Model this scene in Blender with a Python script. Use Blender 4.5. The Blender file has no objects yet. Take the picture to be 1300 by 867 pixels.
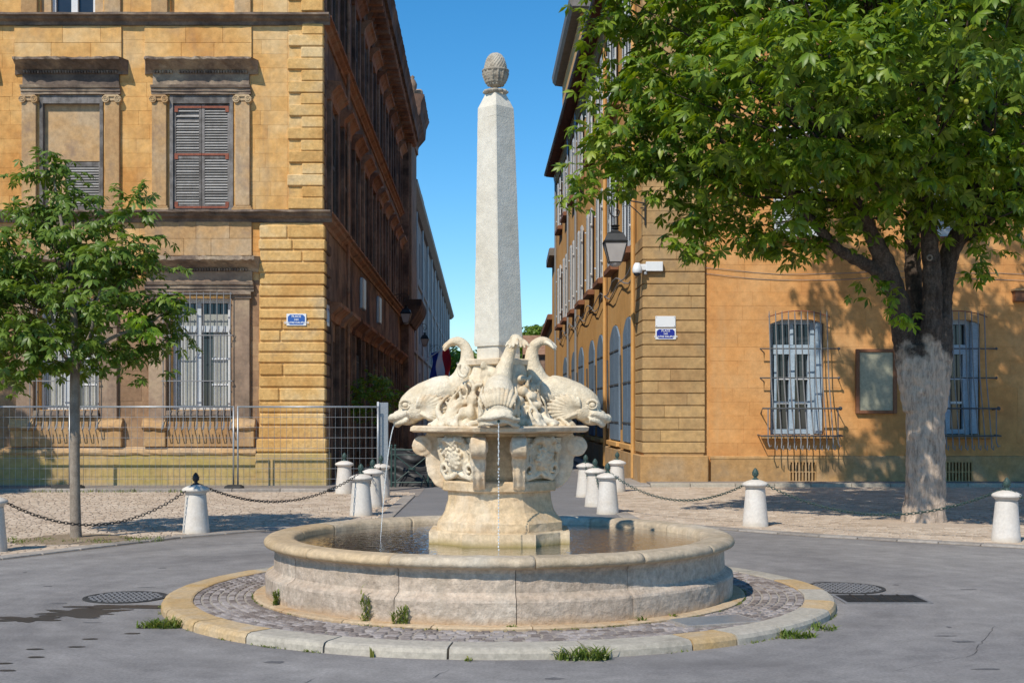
import bpy, bmesh, math, random
import numpy as np
from mathutils import Vector, Matrix, noise
R_ = math.radians
rnd = random.Random(7)
sc = bpy.context.scene
col = sc.collection
# ---------------------------------------------------------------- camera
cam_data = bpy.data.cameras.new('camera'); cam = bpy.data.objects.new('camera', cam_data); col.objects.link(cam)
cam.location = (0, 0, 1.8); cam.rotation_euler = (R_(90), 0, 0)
cam_data.sensor_width = 36; cam_data.lens = 45.64; cam_data.shift_y = 0.0688
cam_data.clip_start = 0.1; cam_data.clip_end = 3000
sc.camera = cam
# ---------------------------------------------------------------- sky and sun
SUN_EL, SUN_X, SUN_Y = R_(47), 0.525, 0.851        # the sunlight travels towards +x, +y and down
w = bpy.data.worlds.new('World'); sc.world = w; w.use_nodes = True
nt = w.node_tree; bg = nt.nodes['Background']
sky = nt.nodes.new('ShaderNodeTexSky'); sky.sky_type = 'NISHITA'; sky.sun_disc = False
sky.sun_elevation = SUN_EL; sky.sun_rotation = math.atan2(-SUN_X, -SUN_Y) % (2*math.pi)
sky.air_density = 1.0; sky.dust_density = 0.0; sky.ozone_density = 6.0; sky.altitude = 300
hs = nt.nodes.new('ShaderNodeHueSaturation'); hs.inputs['Saturation'].default_value = 1.26
hs.inputs['Hue'].default_value = 0.493
nt.links.new(sky.outputs[0], hs.inputs['Color']); nt.links.new(hs.outputs[0], bg.inputs[0]); bg.inputs[1].default_value = 0.15
sd = bpy.data.lights.new('sun', 'SUN'); sd.energy = 4.5; sd.angle = R_(0.5); sd.color = (1, 0.93, 0.81)
sun = bpy.data.objects.new('sun', sd); col.objects.link(sun)
sun.rotation_euler = Vector((SUN_X*math.cos(SUN_EL), SUN_Y*math.cos(SUN_EL), -math.sin(SUN_EL))).to_track_quat('-Z', 'Y').to_euler()
sun.location = (-10, -10, 30)
vs = sc.view_settings; vs.view_transform = 'Standard'; vs.look = 'None'; vs.exposure = 0.0; vs.gamma = 1
sc.cycles.max_bounces = 8; sc.cycles.transparent_max_bounces = 12
# ---------------------------------------------------------------- measuring: photograph pixels to metres
F = 1648.0
def PX(px, Y): return (px-650)*Y/F
def PZ(py, Y): return 1.8-(py-523)*Y/F
# ---------------------------------------------------------------- materials
def mat(name, cols, *a_, bstretch=1, **k_): return mat_(name, cols, *a_, bstretch=bstretch, **k_)
def mat_(name, cols, scale=2.0, rough=.85, bump=.25, bscale=25, var=.12, fine=.25, stain=None, streak=None, spec=.3, metal=0, detail=6, zmix=None, voro=None, coat=0, dist=.01, grain=(60, .10), bstretch=1):
    m = bpy.data.materials.new(name); m.use_nodes = True; n = m.node_tree.nodes; l = m.node_tree.links
    b = n['Principled BSDF']; b.inputs['Roughness'].default_value = rough; b.inputs['Specular IOR Level'].default_value = spec
    b.inputs['Metallic'].default_value = metal
    g = n.new('ShaderNodeNewGeometry'); oi = n.new('ShaderNodeObjectInfo')
    def noi(sc_, det=detail, vec=None, r=.6):
        t = n.new('ShaderNodeTexNoise'); t.inputs['Scale'].default_value = sc_; t.inputs['Detail'].default_value = det; t.inputs['Roughness'].default_value = r
        l.new(vec if vec is not None else g.outputs['Position'], t.inputs['Vector']); return t.outputs['Fac']
    def ramp(fac, stops):
        r = n.new('ShaderNodeValToRGB'); cr = r.color_ramp
        while len(cr.elements) < len(stops): cr.elements.new(.5)
        for e, (p, c) in zip(cr.elements, stops): e.position = p; e.color = (*c, 1) if len(c) == 3 else c
        l.new(fac, r.inputs[0]); return r.outputs[0]
    def mth(op, a, bb, clamp=False):
        t = n.new('ShaderNodeMath'); t.operation = op; t.use_clamp = clamp
        for i, v in enumerate((a, bb)):
            if isinstance(v, (int, float)): t.inputs[i].default_value = v
            else: l.new(v, t.inputs[i])
        return t.outputs[0]
    def mix(fac, a, bb, mode='MIX'):
        t = n.new('ShaderNodeMix'); t.data_type = 'RGBA'; t.blend_type = mode
        if isinstance(fac, (int, float)): t.inputs[0].default_value = fac
        else: l.new(fac, t.inputs[0])
        for i, v in ((6, a), (7, bb)):
            if isinstance(v, tuple): t.inputs[i].default_value = (*v, 1)
            else: l.new(v, t.inputs[i])
        return t.outputs[2]
    k = len(cols)
    base = noi(scale)
    if var:     # each stone draws its own place in the colour range
        rr = mth('ADD', oi.outputs['Random'], g.outputs['Random Per Island']); rr = mth('FRACT', rr, 0)
        base = mth('ADD', base, mth('MULTIPLY', mth('SUBTRACT', rr, .5), var*1.6))
    c = ramp(base, [(.3+.4*i/max(1, k-1), cc) for i, cc in enumerate(cols)])
    if var:
        v = mth('ADD', mth('MULTIPLY', rr, var), 1-var/2)
        cv = n.new('ShaderNodeCombineColor'); [l.new(v, cv.inputs[i]) for i in range(3)]
        c = mix(1.0, c, cv.outputs[0], 'MULTIPLY')
    if fine:
        f = ramp(noi(scale*9, 8), [(.3, (1-fine,)*3), (.7, (1+fine*.4,)*3)])
        c = mix(1.0, c, f, 'MULTIPLY')
    if grain and fine:
        c = mix(1.0, c, ramp(noi(grain[0], 3, r=.8), [(.36, (1-grain[1],)*3), (.64, (1+grain[1]*.6,)*3)]), 'MULTIPLY')
    for st, isst in ((stain, 0), (streak, 1)):
        if st:
            (sc_col, sscale, lo, hi, amt) = st
            vec = None
            if isst:
                mp = n.new('ShaderNodeMapping'); mp.inputs['Scale'].default_value = (1, 1, .12); l.new(g.outputs['Position'], mp.inputs[0]); vec = mp.outputs[0]
            f = ramp(noi(sscale, 8, vec, .65), [(lo, (0, 0, 0)), (hi, (amt,)*3)])
            c = mix(f, c, sc_col)
    if zmix:     # another colour above / below a height, with a ragged edge (whitewashed bark, algae on a plinth)
        (zc, z0, z1, amp) = zmix
        sx = n.new('ShaderNodeSeparateXYZ'); l.new(g.outputs['Position'], sx.inputs[0])
        zz = mth('ADD', sx.outputs[2], mth('MULTIPLY', mth('SUBTRACT', noi(3.0, 8), .5), amp))
        mr = n.new('ShaderNodeMapRange'); l.new(zz, mr.inputs[0]); mr.inputs[1].default_value = z0; mr.inputs[2].default_value = z1
        c = mix(mr.outputs[0], c, zc)
    if bstretch != 1:
        mp3 = n.new('ShaderNodeMapping'); mp3.inputs['Scale'].default_value = (1, 1, bstretch); l.new(g.outputs['Position'], mp3.inputs[0])
        c = mix(1.0, c, ramp(noi(17, 8, mp3.outputs[0], .75), [(.34, (.42,)*3), (.50, (.92,)*3), (.68, (1.22,)*3)]), 'MULTIPLY')
    l.new(c, b.inputs['Base Color'])
    if bump:
        bv = None
        if bstretch != 1: mp2 = n.new('ShaderNodeMapping'); mp2.inputs['Scale'].default_value = (1, 1, bstretch); l.new(g.outputs['Position'], mp2.inputs[0]); bv = mp2.outputs[0]
        h = noi(bscale, 10, bv, r=.7)
        if voro:
            vt = n.new('ShaderNodeTexVoronoi'); vt.inputs['Scale'].default_value = voro[0]; vt.feature = 'DISTANCE_TO_EDGE'; l.new(g.outputs['Position'], vt.inputs['Vector'])
            h = mth('ADD', mth('MULTIPLY', h, 1-voro[1]), mth('MULTIPLY', mth('MINIMUM', vt.outputs['Distance'], .18), voro[1]*5))
        bp = n.new('ShaderNodeBump'); bp.inputs['Strength'].default_value = bump; bp.inputs['Distance'].default_value = dist
        l.new(h, bp.inputs['Height']); l.new(bp.outputs[0], b.inputs['Normal'])
    return m
OCH = [(.60,.285,.08), (.70,.40,.14), (.70,.48,.24)]
M = {}
M['ochre'] = mat('ochre_stone', OCH, .7, bump=.6, bscale=14, var=.07, stain=((.36,.25,.16), 1.0, .52, .76, .5), streak=((.22,.16,.12), 1.8, .56, .76, .55), dist=.015)
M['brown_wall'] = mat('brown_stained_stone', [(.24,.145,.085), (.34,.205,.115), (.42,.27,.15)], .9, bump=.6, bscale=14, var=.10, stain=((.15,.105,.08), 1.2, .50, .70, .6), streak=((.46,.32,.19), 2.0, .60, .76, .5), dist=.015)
M['quoin'] = mat('quoin_stone', [(.60,.33,.105), (.71,.44,.165), (.69,.50,.26)], 1.2, bump=.8, bscale=16, var=.15, stain=((.25,.19,.14), 1.3, .58, .72, .55), dist=.02)
M['plinth'] = mat('plinth_stone', [(.50,.33,.14), (.52,.36,.16), (.42,.32,.10)], .9, bump=.4, bscale=14, var=.12, stain=((.40,.34,.09), 1.1, .46, .70, .5), zmix=((.36,.32,.26), .16, .02, .2))
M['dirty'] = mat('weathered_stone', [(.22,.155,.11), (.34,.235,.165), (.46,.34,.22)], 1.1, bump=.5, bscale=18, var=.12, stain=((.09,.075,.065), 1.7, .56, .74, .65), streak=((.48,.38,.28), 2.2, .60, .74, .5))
M['ledge'] = mat('ledge_stone', [(.12,.09,.075), (.23,.17,.13), (.40,.31,.22)], 1.8, bump=.6, bscale=22, var=.12, stain=((.05,.045,.042), 2.5, .52, .70, .6))
M['surround'] = mat('surround_stone', [(.44,.25,.11), (.52,.325,.155), (.50,.36,.22)], 1.2, bump=.5, bscale=18, var=.12, stain=((.20,.15,.13), 1.6, .52, .70, .6), streak=((.14,.11,.10), 2.6, .56, .72, .5))
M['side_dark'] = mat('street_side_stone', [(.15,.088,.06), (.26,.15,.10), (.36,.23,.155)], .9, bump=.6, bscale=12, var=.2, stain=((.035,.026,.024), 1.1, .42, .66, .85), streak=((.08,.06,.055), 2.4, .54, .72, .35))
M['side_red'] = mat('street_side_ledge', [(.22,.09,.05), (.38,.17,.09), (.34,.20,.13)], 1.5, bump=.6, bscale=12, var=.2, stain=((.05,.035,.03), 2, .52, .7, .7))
M['plaster'] = mat('ochre_plaster', [(.54,.28,.085), (.62,.345,.12), (.64,.38,.15)], .5, bump=.3, bscale=20, var=0, fine=.12, streak=((.36,.16,.05), 1.9, .58, .72, .4))
M['rstone'] = mat('right_wall_stone', [(.59,.265,.085), (.67,.33,.115), (.67,.37,.155)], .8, bump=.45, bscale=18, var=.03, fine=.18, stain=((.42,.20,.075), 1.1, .50, .72, .55), streak=((.56,.37,.19), 1.4, .58, .74, .5), dist=.015)
M['rquoin'] = mat('right_quoin_stone', [(.42,.25,.11), (.50,.32,.145), (.55,.35,.15)], .9, bump=.55, bscale=22, var=.09, stain=((.28,.21,.13), 1.2, .52, .70, .5), dist=.015)
M['rplinth'] = mat('right_plinth_stone', [(.40,.22,.09), (.48,.28,.115), (.46,.31,.17)], 1.0, bump=.5, bscale=20, var=.14, stain=((.20,.15,.10), 1.4, .52, .72, .6))
M['grey_wall'] = mat('far_grey_wall', [(.30,.27,.25), (.40,.36,.33)], .6, bump=.2, var=0, streak=((.17,.15,.14), 1.2, .5, .7, .5))
M['cream'] = mat('cream_stone', [(.60,.44,.27), (.71,.57,.40), (.75,.65,.50)], 2.2, rough=.8, bump=.55, bscale=38, var=.04, fine=.22, stain=((.58,.34,.14), 3.0, .54, .72, .55), streak=((.33,.27,.20), 5.0, .58, .74, .5), dist=.008)
M['cream2'] = mat('carved_stone', [(.60,.47,.31), (.72,.61,.44), (.77,.69,.55)], 2.6, rough=.8, bump=.5, bscale=45, var=.03, fine=.2, stain=((.52,.31,.13), 4.0, .54, .70, .55), streak=((.30,.25,.19), 7.0, .60, .74, .45), dist=.006)
M['scales'] = mat('scaly_stone', [(.62,.49,.32), (.73,.62,.45), (.78,.70,.56)], 2.4, rough=.8, bump=.55, bscale=45, var=0, fine=.2, stain=((.56,.40,.22), 5.0, .56, .72, .45), voro=(36, .5), dist=.009, grain=(60, .04))
M['foot'] = mat('pedestal_foot_stone', [(.52,.37,.20), (.63,.47,.29), (.70,.57,.40)], 1.9, rough=.85, bump=.7, bscale=30, var=.05, fine=.3, stain=((.48,.33,.19), 3.2, .48, .66, .6), streak=((.70,.60,.46), 4, .55, .7, .5), dist=.012)
M['pedestal'] = mat('pedestal_stone', [(.50,.35,.20), (.62,.47,.29), (.68,.55,.38)], 2.0, rough=.85, bump=.7, bscale=30, var=.10, fine=.3, stain=((.38,.27,.17), 2.6, .55, .72, .55), zmix=((.26,.20,.07), .62, .55, .05), dist=.012)
M['obelisk'] = mat('obelisk_stone', [(.63,.565,.45), (.69,.63,.52), (.72,.67,.57)], 1.6, rough=.85, bump=.7, bscale=45, var=.05, fine=.14, stain=((.48,.43,.35), 6.0, .60, .72, .4), dist=.008, grain=(60, .03), streak=((.52,.47,.39), 4.0, .58, .74, .45))
M['cone'] = mat('pine_cone_stone', [(.32,.27,.20), (.48,.42,.33), (.58,.52,.42)], 7, rough=.9, bump=.8, bscale=60, var=.05, stain=((.16,.13,.10), 11, .5, .66, .6))
M['basin'] = mat('basin_stone', [(.48,.375,.285), (.57,.46,.36), (.62,.53,.43)], 2.2, rough=.9, bump=1.0, bscale=26, var=.10, fine=.35, stain=((.34,.27,.20), 4.5, .52, .68, .6), streak=((.36,.30,.24), 5, .55, .72, .45), zmix=((.50,.32,.17), .17, .06, .16), dist=.016)
M['rim'] = mat('rim_stone', [(.46,.36,.24), (.55,.44,.31), (.58,.50,.39)], 1.7, rough=.85, bump=.8, bscale=34, var=.12, fine=.3, stain=((.34,.28,.22), 5, .55, .7, .5), dist=.012)
M['rim_y'] = mat('smooth_yellow_rim', [(.50,.355,.20), (.57,.43,.27)], 2, rough=.75, bump=.5, bscale=34, var=.08, stain=((.40,.29,.19), 3, .56, .72, .5))
M['footing'] = mat('footing_stone', [(.50,.36,.22), (.58,.45,.30)], 3, bump=.5, var=.1, stain=((.40,.20,.06), 3, .5, .68, .6))
M['kerb'] = mat('kerb_stone', [(.38,.335,.27), (.47,.42,.34), (.44,.39,.32)], 2.2, rough=.8, bump=.5, bscale=30, var=.12, stain=((.36,.32,.26), 4, .55, .7, .5))
M['kerb_y'] = mat('yellow_kerb_stone', [(.54,.35,.15), (.53,.40,.25)], 3.4, rough=.8, bump=.4, bscale=30, var=.12, stain=((.50,.42,.32), 4, .55, .7, .5))
M['sett'] = mat('sett_stone', [(.21,.17,.15), (.27,.23,.21), (.32,.28,.26)], 4, rough=.75, bump=.5, bscale=50, var=.34, fine=.2)
M['bed'] = mat('joint_sand', [(.34,.29,.24), (.42,.37,.31)], 8, rough=.95, bump=.4, bscale=80, var=0)
M['tsett'] = mat('tan_sett_stone', [(.44,.34,.25), (.53,.42,.32), (.58,.475,.37)], 1.2, rough=.85, bump=.4, bscale=40, var=.16, fine=.2)
M['tbed'] = mat('tan_joint_sand', [(.46,.36,.27), (.54,.43,.33)], 5, rough=.95, bump=.3, bscale=60, var=0)
M['side_walk'] = mat('sidewalk_concrete', [(.24,.21,.19), (.32,.28,.25)], 1.4, bump=.3, bscale=40, var=0, stain=((.15,.14,.12), 1.6, .5, .7, .5))
M['slabs'] = mat('paving_slab', [(.30,.265,.235), (.37,.33,.29)], 1.4, bump=.3, bscale=40, var=.2)
M['white_stone'] = mat('white_bollard_stone', [(.64,.57,.49), (.73,.68,.62)], 3, rough=.75, bump=.35, bscale=40, var=.08, fine=.12, grain=(60, .04), zmix=((.50,.43,.34), .10, -.01, .12), stain=((.55,.44,.32), 3.5, .56, .74, .45), streak=((.42,.38,.33), 7, .60, .75, .4))
M['iron'] = mat('black_iron', [(.015,.016,.016), (.03,.03,.03)], 8, rough=.5, bump=.2, var=0, spec=.5)
M['iron_g'] = mat('green_iron', [(.02,.05,.045), (.05,.10,.085)], 30, rough=.55, bump=.3, var=0, spec=.5, stain=((.20,.17,.09), 24, .6, .7, .5))
M['iron_grey'] = mat('grey_painted_iron', [(.20,.20,.205), (.27,.27,.275)], 9, rough=.55, bump=.2, var=0, stain=((.18,.11,.07), 12, .6, .7, .5))
M['iron_dark'] = mat('dark_painted_iron', [(.075,.08,.085), (.12,.125,.13)], 9, rough=.5, bump=.2, var=0)
M['zinc'] = mat('galvanised_steel', [(.36,.38,.40), (.46,.48,.50)], 20, rough=.42, bump=.05, var=0, metal=.6)
M['grey_wood'] = mat('weathered_wood', [(.10,.09,.085), (.19,.175,.165), (.28,.26,.25)], 5, rough=.9, bump=.6, bscale=40, var=.15, streak=((.05,.045,.04), 12, .5, .7, .5))
M['slat_wood'] = mat('weathered_slats', [(.25,.235,.22), (.38,.36,.34)], 6, rough=.9, bump=.5, bscale=50, var=.3)
M['dark_shutter'] = mat('dark_grey_shutter', [(.10,.10,.105), (.17,.17,.17)], 3, rough=.8, bump=.3, var=.2)
M['rust'] = mat('red_strap_iron', [(.20,.065,.045), (.36,.12,.07)], 12, rough=.8, bump=.3, var=0)
M['white_paint'] = mat('white_paint', [(.64,.65,.66), (.74,.75,.76)], 4, rough=.55, bump=.1, var=.05, fine=.08)
M['offwhite'] = mat('offwhite_panel', [(.30,.31,.28), (.40,.40,.36)], 3, rough=.7, bump=.1, var=.1)
M['pale_blue'] = mat('pale_blue_paint', [(.34,.45,.56), (.46,.55,.64)], 4, rough=.6, bump=.1, var=.08)
M['blue_shutter'] = mat('blue_grey_shutter', [(.14,.20,.28), (.19,.26,.34)], 2, rough=.65, bump=.15, var=.12)
M['white_shutter'] = mat('pale_grey_shutter', [(.50,.53,.55), (.60,.63,.66)], 3, rough=.65, bump=.15, var=.1, fine=.1)
M['glass'] = mat('window_glass', [(.012,.015,.02), (.03,.035,.045)], 1, rough=.06, bump=0, var=0, fine=0, spec=.6)
M['dark'] = mat('dark_interior', [(.01,.01,.01), (.02,.018,.016)], 2, rough=1, bump=0, var=0)
M['brown_frame'] = mat('brown_wood_frame', [(.20,.085,.045), (.27,.12,.06)], 5, rough=.6, bump=.1, var=0)
M['board'] = mat('notice_board_panel', [(.30,.29,.21), (.36,.34,.25)], 1.5, rough=.25, bump=0, var=0, spec=.5)
M['red_door'] = mat('faded_red_wood', [(.20,.03,.028), (.30,.06,.045)], 3, rough=.8, bump=.2, var=.2, streak=((.05,.03,.03), 8, .5, .7, .6))
M['tile'] = mat('roof_tile', [(.26,.13,.075), (.36,.20,.12), (.30,.22,.16)], 3, rough=.9, bump=.5, var=.3)
M['eave'] = mat('eave_wood', [(.11,.04,.022), (.17,.065,.035)], 4, rough=.85, bump=.3, var=.1)
M['eave_edge'] = mat('eave_gutter', [(.16,.14,.12), (.24,.21,.19)], 4, rough=.6, bump=.1, var=0)
M['blue_sign'] = mat('blue_enamel', [(.03,.10,.36), (.035,.12,.40)], 3, rough=.3, bump=0, var=0, fine=0, spec=.5)
M['navy_sign'] = mat('navy_enamel', [(.015,.03,.26), (.02,.035,.30)], 3, rough=.3, bump=0, var=0, fine=0, spec=.5)
M['white_sign'] = mat('white_enamel', [(.74,.76,.78), (.78,.79,.80)], 3, rough=.3, bump=0, var=0, fine=0, spec=.5)
M['frosted'] = mat('frosted_lamp_glass', [(.42,.38,.36), (.50,.46,.43)], 3, rough=.25, bump=0, var=.1, fine=0, spec=.5)
M['rubber'] = mat('dark_rubber', [(.04,.04,.04), (.07,.065,.06)], 5, rough=.9, var=0)
M['tarp'] = mat('black_sheet', [(.018,.018,.02), (.04,.04,.042)], 4, rough=.5, var=0, bump=.3)
M['soil'] = mat('bare_soil', [(.24,.18,.12), (.34,.26,.18)], 6, rough=1, var=0, bump=.6, bscale=50, dist=.02)
M['fl_red'] = mat('flag_red', [(.42,.015,.025), (.45,.02,.03)], 3, var=0, fine=0, bump=0)
M['fl_white'] = mat('flag_white', [(.75,.75,.75), (.78,.78,.78)], 3, var=0, fine=0, bump=0)
M['fl_blue'] = mat('flag_blue', [(.02,.04,.25), (.02,.045,.27)], 3, var=0, fine=0, bump=0)
M['bark'] = mat('bark', [(.065,.045,.034), (.12,.088,.068), (.18,.135,.105)], 5, rough=.95, bump=1, bscale=24, var=0, fine=.4, zmix=((.56,.44,.34), 2.90, 2.60, 1.9), dist=.045, bstretch=.22, grain=(26, .28))
M['bark2'] = mat('pale_bark', [(.22,.175,.135), (.36,.30,.24)], 9, rough=.95, bump=.6, bscale=60, var=0, fine=.3, dist=.01)
M['twig'] = mat('twig_bark', [(.05,.035,.025), (.09,.065,.05)], 8, rough=.95, bump=.3, var=0)
M['bed_floor'] = mat('algae_covered_floor', [(.48,.20,.07), (.32,.18,.09), (.40,.40,.24)], 2.6, rough=.9, bump=.3, var=0, fine=.45, stain=((.36,.38,.26), 1.3, .55, .68, .8))
def asphalt_arcs(m, cx, cy):
    n = m.node_tree.nodes; l = m.node_tree.links; g = n.new('ShaderNodeNewGeometry'); b = n['Principled BSDF']
    sb = n.new('ShaderNodeVectorMath'); sb.operation = 'SUBTRACT'; l.new(g.outputs['Position'], sb.inputs[0]); sb.inputs[1].default_value = (cx, cy, 0)
    sx = n.new('ShaderNodeSeparateXYZ'); l.new(sb.outputs[0], sx.inputs[0]); ln = n.new('ShaderNodeVectorMath'); ln.operation = 'LENGTH'; l.new(sb.outputs[0], ln.inputs[0])
    at = n.new('ShaderNodeMath'); at.operation = 'ARCTAN2'; l.new(sx.outputs[0], at.inputs[0]); l.new(sx.outputs[1], at.inputs[1])
    cb = n.new('ShaderNodeCombineXYZ'); l.new(ln.outputs['Value'], cb.inputs[0]); l.new(at.outputs[0], cb.inputs[1])
    t = n.new('ShaderNodeTexNoise'); t.inputs['Scale'].default_value = 1.5; t.inputs['Detail'].default_value = 9; t.inputs['Roughness'].default_value = .65; t.inputs['Distortion'].default_value = .4; l.new(cb.outputs[0], t.inputs['Vector'])
    r = n.new('ShaderNodeValToRGB'); r.color_ramp.elements[0].position = .34; r.color_ramp.elements[0].color = (.80,.80,.81,1); r.color_ramp.elements[1].position = .66; r.color_ramp.elements[1].color = (1.14,1.14,1.13,1); l.new(t.outputs['Fac'], r.inputs[0])
    mx = n.new('ShaderNodeMix'); mx.data_type = 'RGBA'; mx.blend_type = 'MULTIPLY'; mx.inputs[0].default_value = 1; src = b.inputs['Base Color'].links[0].from_socket; l.new(src, mx.inputs[6]); l.new(r.outputs[0], mx.inputs[7]); l.new(mx.outputs[2], b.inputs['Base Color'])
def asphalt():
    m = mat('asphalt', [(.24,.222,.210), (.275,.255,.242), (.30,.28,.265)], .45, rough=.92, bump=.6, bscale=130, var=0, fine=.22, stain=((.175,.160,.150), .6, .50, .72, .7), dist=.008, grain=(38, .20))
    return m
M['asphalt'] = asphalt(); asphalt_arcs(M['asphalt'], -.12, 12.6)
M['asphalt_old'] = mat('older_asphalt', [(.18,.175,.178), (.22,.215,.218)], .8, rough=.9, bump=.3, bscale=180, var=0, fine=.1, grain=(38, .15))
M['stain_mat'] = mat('oil_stain', [(.12,.115,.115), (.16,.152,.15)], 8, rough=.8, bump=.3, var=0, grain=(38, .2))
def leafmat(name, c1, c2, c3, tr=.35):
    m = bpy.data.materials.new(name); m.use_nodes = True; n = m.node_tree.nodes; l = m.node_tree.links
    b = n['Principled BSDF']; g = n.new('ShaderNodeNewGeometry'); r = n.new('ShaderNodeValToRGB')
    t = n.new('ShaderNodeTexNoise'); t.inputs['Scale'].default_value = 1.3; l.new(g.outputs['Position'], t.inputs['Vector'])
    a = n.new('ShaderNodeMath'); a.operation = 'MULTIPLY_ADD'; l.new(g.outputs['Random Per Island'], a.inputs[0]); a.inputs[1].default_value = .55
    s = n.new('ShaderNodeMath'); s.operation = 'MULTIPLY'; l.new(t.outputs['Fac'], s.inputs[0]); s.inputs[1].default_value = .5; l.new(s.outputs[0], a.inputs[2])
    for e, (p, c) in zip((r.color_ramp.elements[0], r.color_ramp.elements[1], r.color_ramp.elements.new(.5)), ((.15, c1), (.9, c3), (.5, c2))): pass
    r.color_ramp.elements[0].color = (*c1, 1); r.color_ramp.elements[0].position = .15
    r.color_ramp.elements[1].color = (*c2, 1); r.color_ramp.elements[1].position = .5
    r.color_ramp.elements[2].color = (*c3, 1); r.color_ramp.elements[2].position = .85
    l.new(a.outputs[0], r.inputs[0]); l.new(r.outputs[0], b.inputs['Base Color']); b.inputs['Roughness'].default_value = .42; b.inputs['Specular IOR Level'].default_value = .4
    tl = n.new('ShaderNodeBsdfTranslucent'); hsv = n.new('ShaderNodeHueSaturation'); hsv.inputs['Value'].default_value = 1.5; hsv.inputs['Saturation'].default_value = 1.1; hsv.inputs['Hue'].default_value = .485
    l.new(r.outputs[0], hsv.inputs['Color']); l.new(hsv.outputs[0], tl.inputs[0])
    mx = n.new('ShaderNodeMixShader'); mx.inputs[0].default_value = tr; l.new(b.outputs[0], mx.inputs[1]); l.new(tl.outputs[0], mx.inputs[2])
    l.new(mx.outputs[0], n['Material Output'].inputs[0]); return m
M['leaf'] = leafmat('chestnut_leaf', (.045,.090,.009), (.125,.21,.017), (.26,.34,.04), .34)
M['leaf2'] = leafmat('young_chestnut_leaf', (.055,.105,.014), (.12,.195,.026), (.20,.28,.05), .34)
M['leaf_light'] = leafmat('light_chestnut_leaf', (.10,.17,.015), (.19,.27,.022), (.30,.36,.05), .35)
M['leaf3'] = leafmat('sunlit_young_leaf', (.13,.24,.02), (.19,.32,.03), (.25,.38,.05), .45)
M['grass'] = leafmat('weed_leaf', (.07,.12,.02), (.14,.20,.03), (.30,.30,.08))
M['fruit'] = mat('green_chestnut_husk', [(.20,.28,.03), (.36,.34,.05)], 5, rough=.6, var=.2, bump=.4)
def watermat():
    m = bpy.data.materials.new('pool_water'); m.use_nodes = True; n = m.node_tree.nodes; l = m.node_tree.links
    for x in list(n):
        if x.type == 'BSDF_PRINCIPLED': n.remove(x)
    tr = n.new('ShaderNodeBsdfTransparent'); tr.inputs[0].default_value = (.80, .80, .70, 1); gl = n.new('ShaderNodeBsdfGlossy'); gl.inputs['Roughness'].default_value = .03
    fr = n.new('ShaderNodeFresnel'); fr.inputs[0].default_value = 1.25; mx = n.new('ShaderNodeMixShader')
    t = n.new('ShaderNodeTexNoise'); t.inputs['Scale'].default_value = 14; t.inputs['Detail'].default_value = 4; t.inputs['Distortion'].default_value = .6
    g = n.new('ShaderNodeNewGeometry'); l.new(g.outputs['Position'], t.inputs['Vector'])
    bp = n.new('ShaderNodeBump'); bp.inputs['Strength'].default_value = .35; bp.inputs['Distance'].default_value = .02; l.new(t.outputs['Fac'], bp.inputs['Height'])
    l.new(bp.outputs[0], gl.inputs['Normal']); l.new(bp.outputs[0], fr.inputs['Normal'])
    df = n.new('ShaderNodeBsdfDiffuse'); t2 = n.new('ShaderNodeTexNoise'); t2.inputs['Scale'].default_value = 2.2; t2.inputs['Detail'].default_value = 9; t2.inputs['Roughness'].default_value = .7; l.new(g.outputs['Position'], t2.inputs['Vector'])
    rp = n.new('ShaderNodeValToRGB'); rp.color_ramp.elements.new(.5)
    for e, (p, c) in zip(rp.color_ramp.elements, ((.38, (.30,.32,.20)), (.52, (.33,.14,.06)), (.64, (.14,.09,.07)))): e.position = p; e.color = (*c, 1)
    l.new(t2.outputs['Fac'], rp.inputs[0]); l.new(rp.outputs[0], df.inputs[0]); m2 = n.new('ShaderNodeMixShader'); m2.inputs[0].default_value = .72; l.new(tr.outputs[0], m2.inputs[1]); l.new(df.outputs[0], m2.inputs[2])
    l.new(fr.outputs[0], mx.inputs[0]); l.new(m2.outputs[0], mx.inputs[1]); l.new(gl.outputs[0], mx.inputs[2]); l.new(mx.outputs[0], n['Material Output'].inputs[0]); return m
M['water'] = watermat()
def jetmat():
    m = bpy.data.materials.new('falling_water'); m.use_nodes = True; b = m.node_tree.nodes['Principled BSDF']
    b.inputs['Base Color'].default_value = (.85, .9, .92, 1); b.inputs['Roughness'].default_value = .15; b.inputs['Transmission Weight'].default_value = .5; b.inputs['IOR'].default_value = 1.33
    return m
M['jet'] = jetmat()
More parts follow.
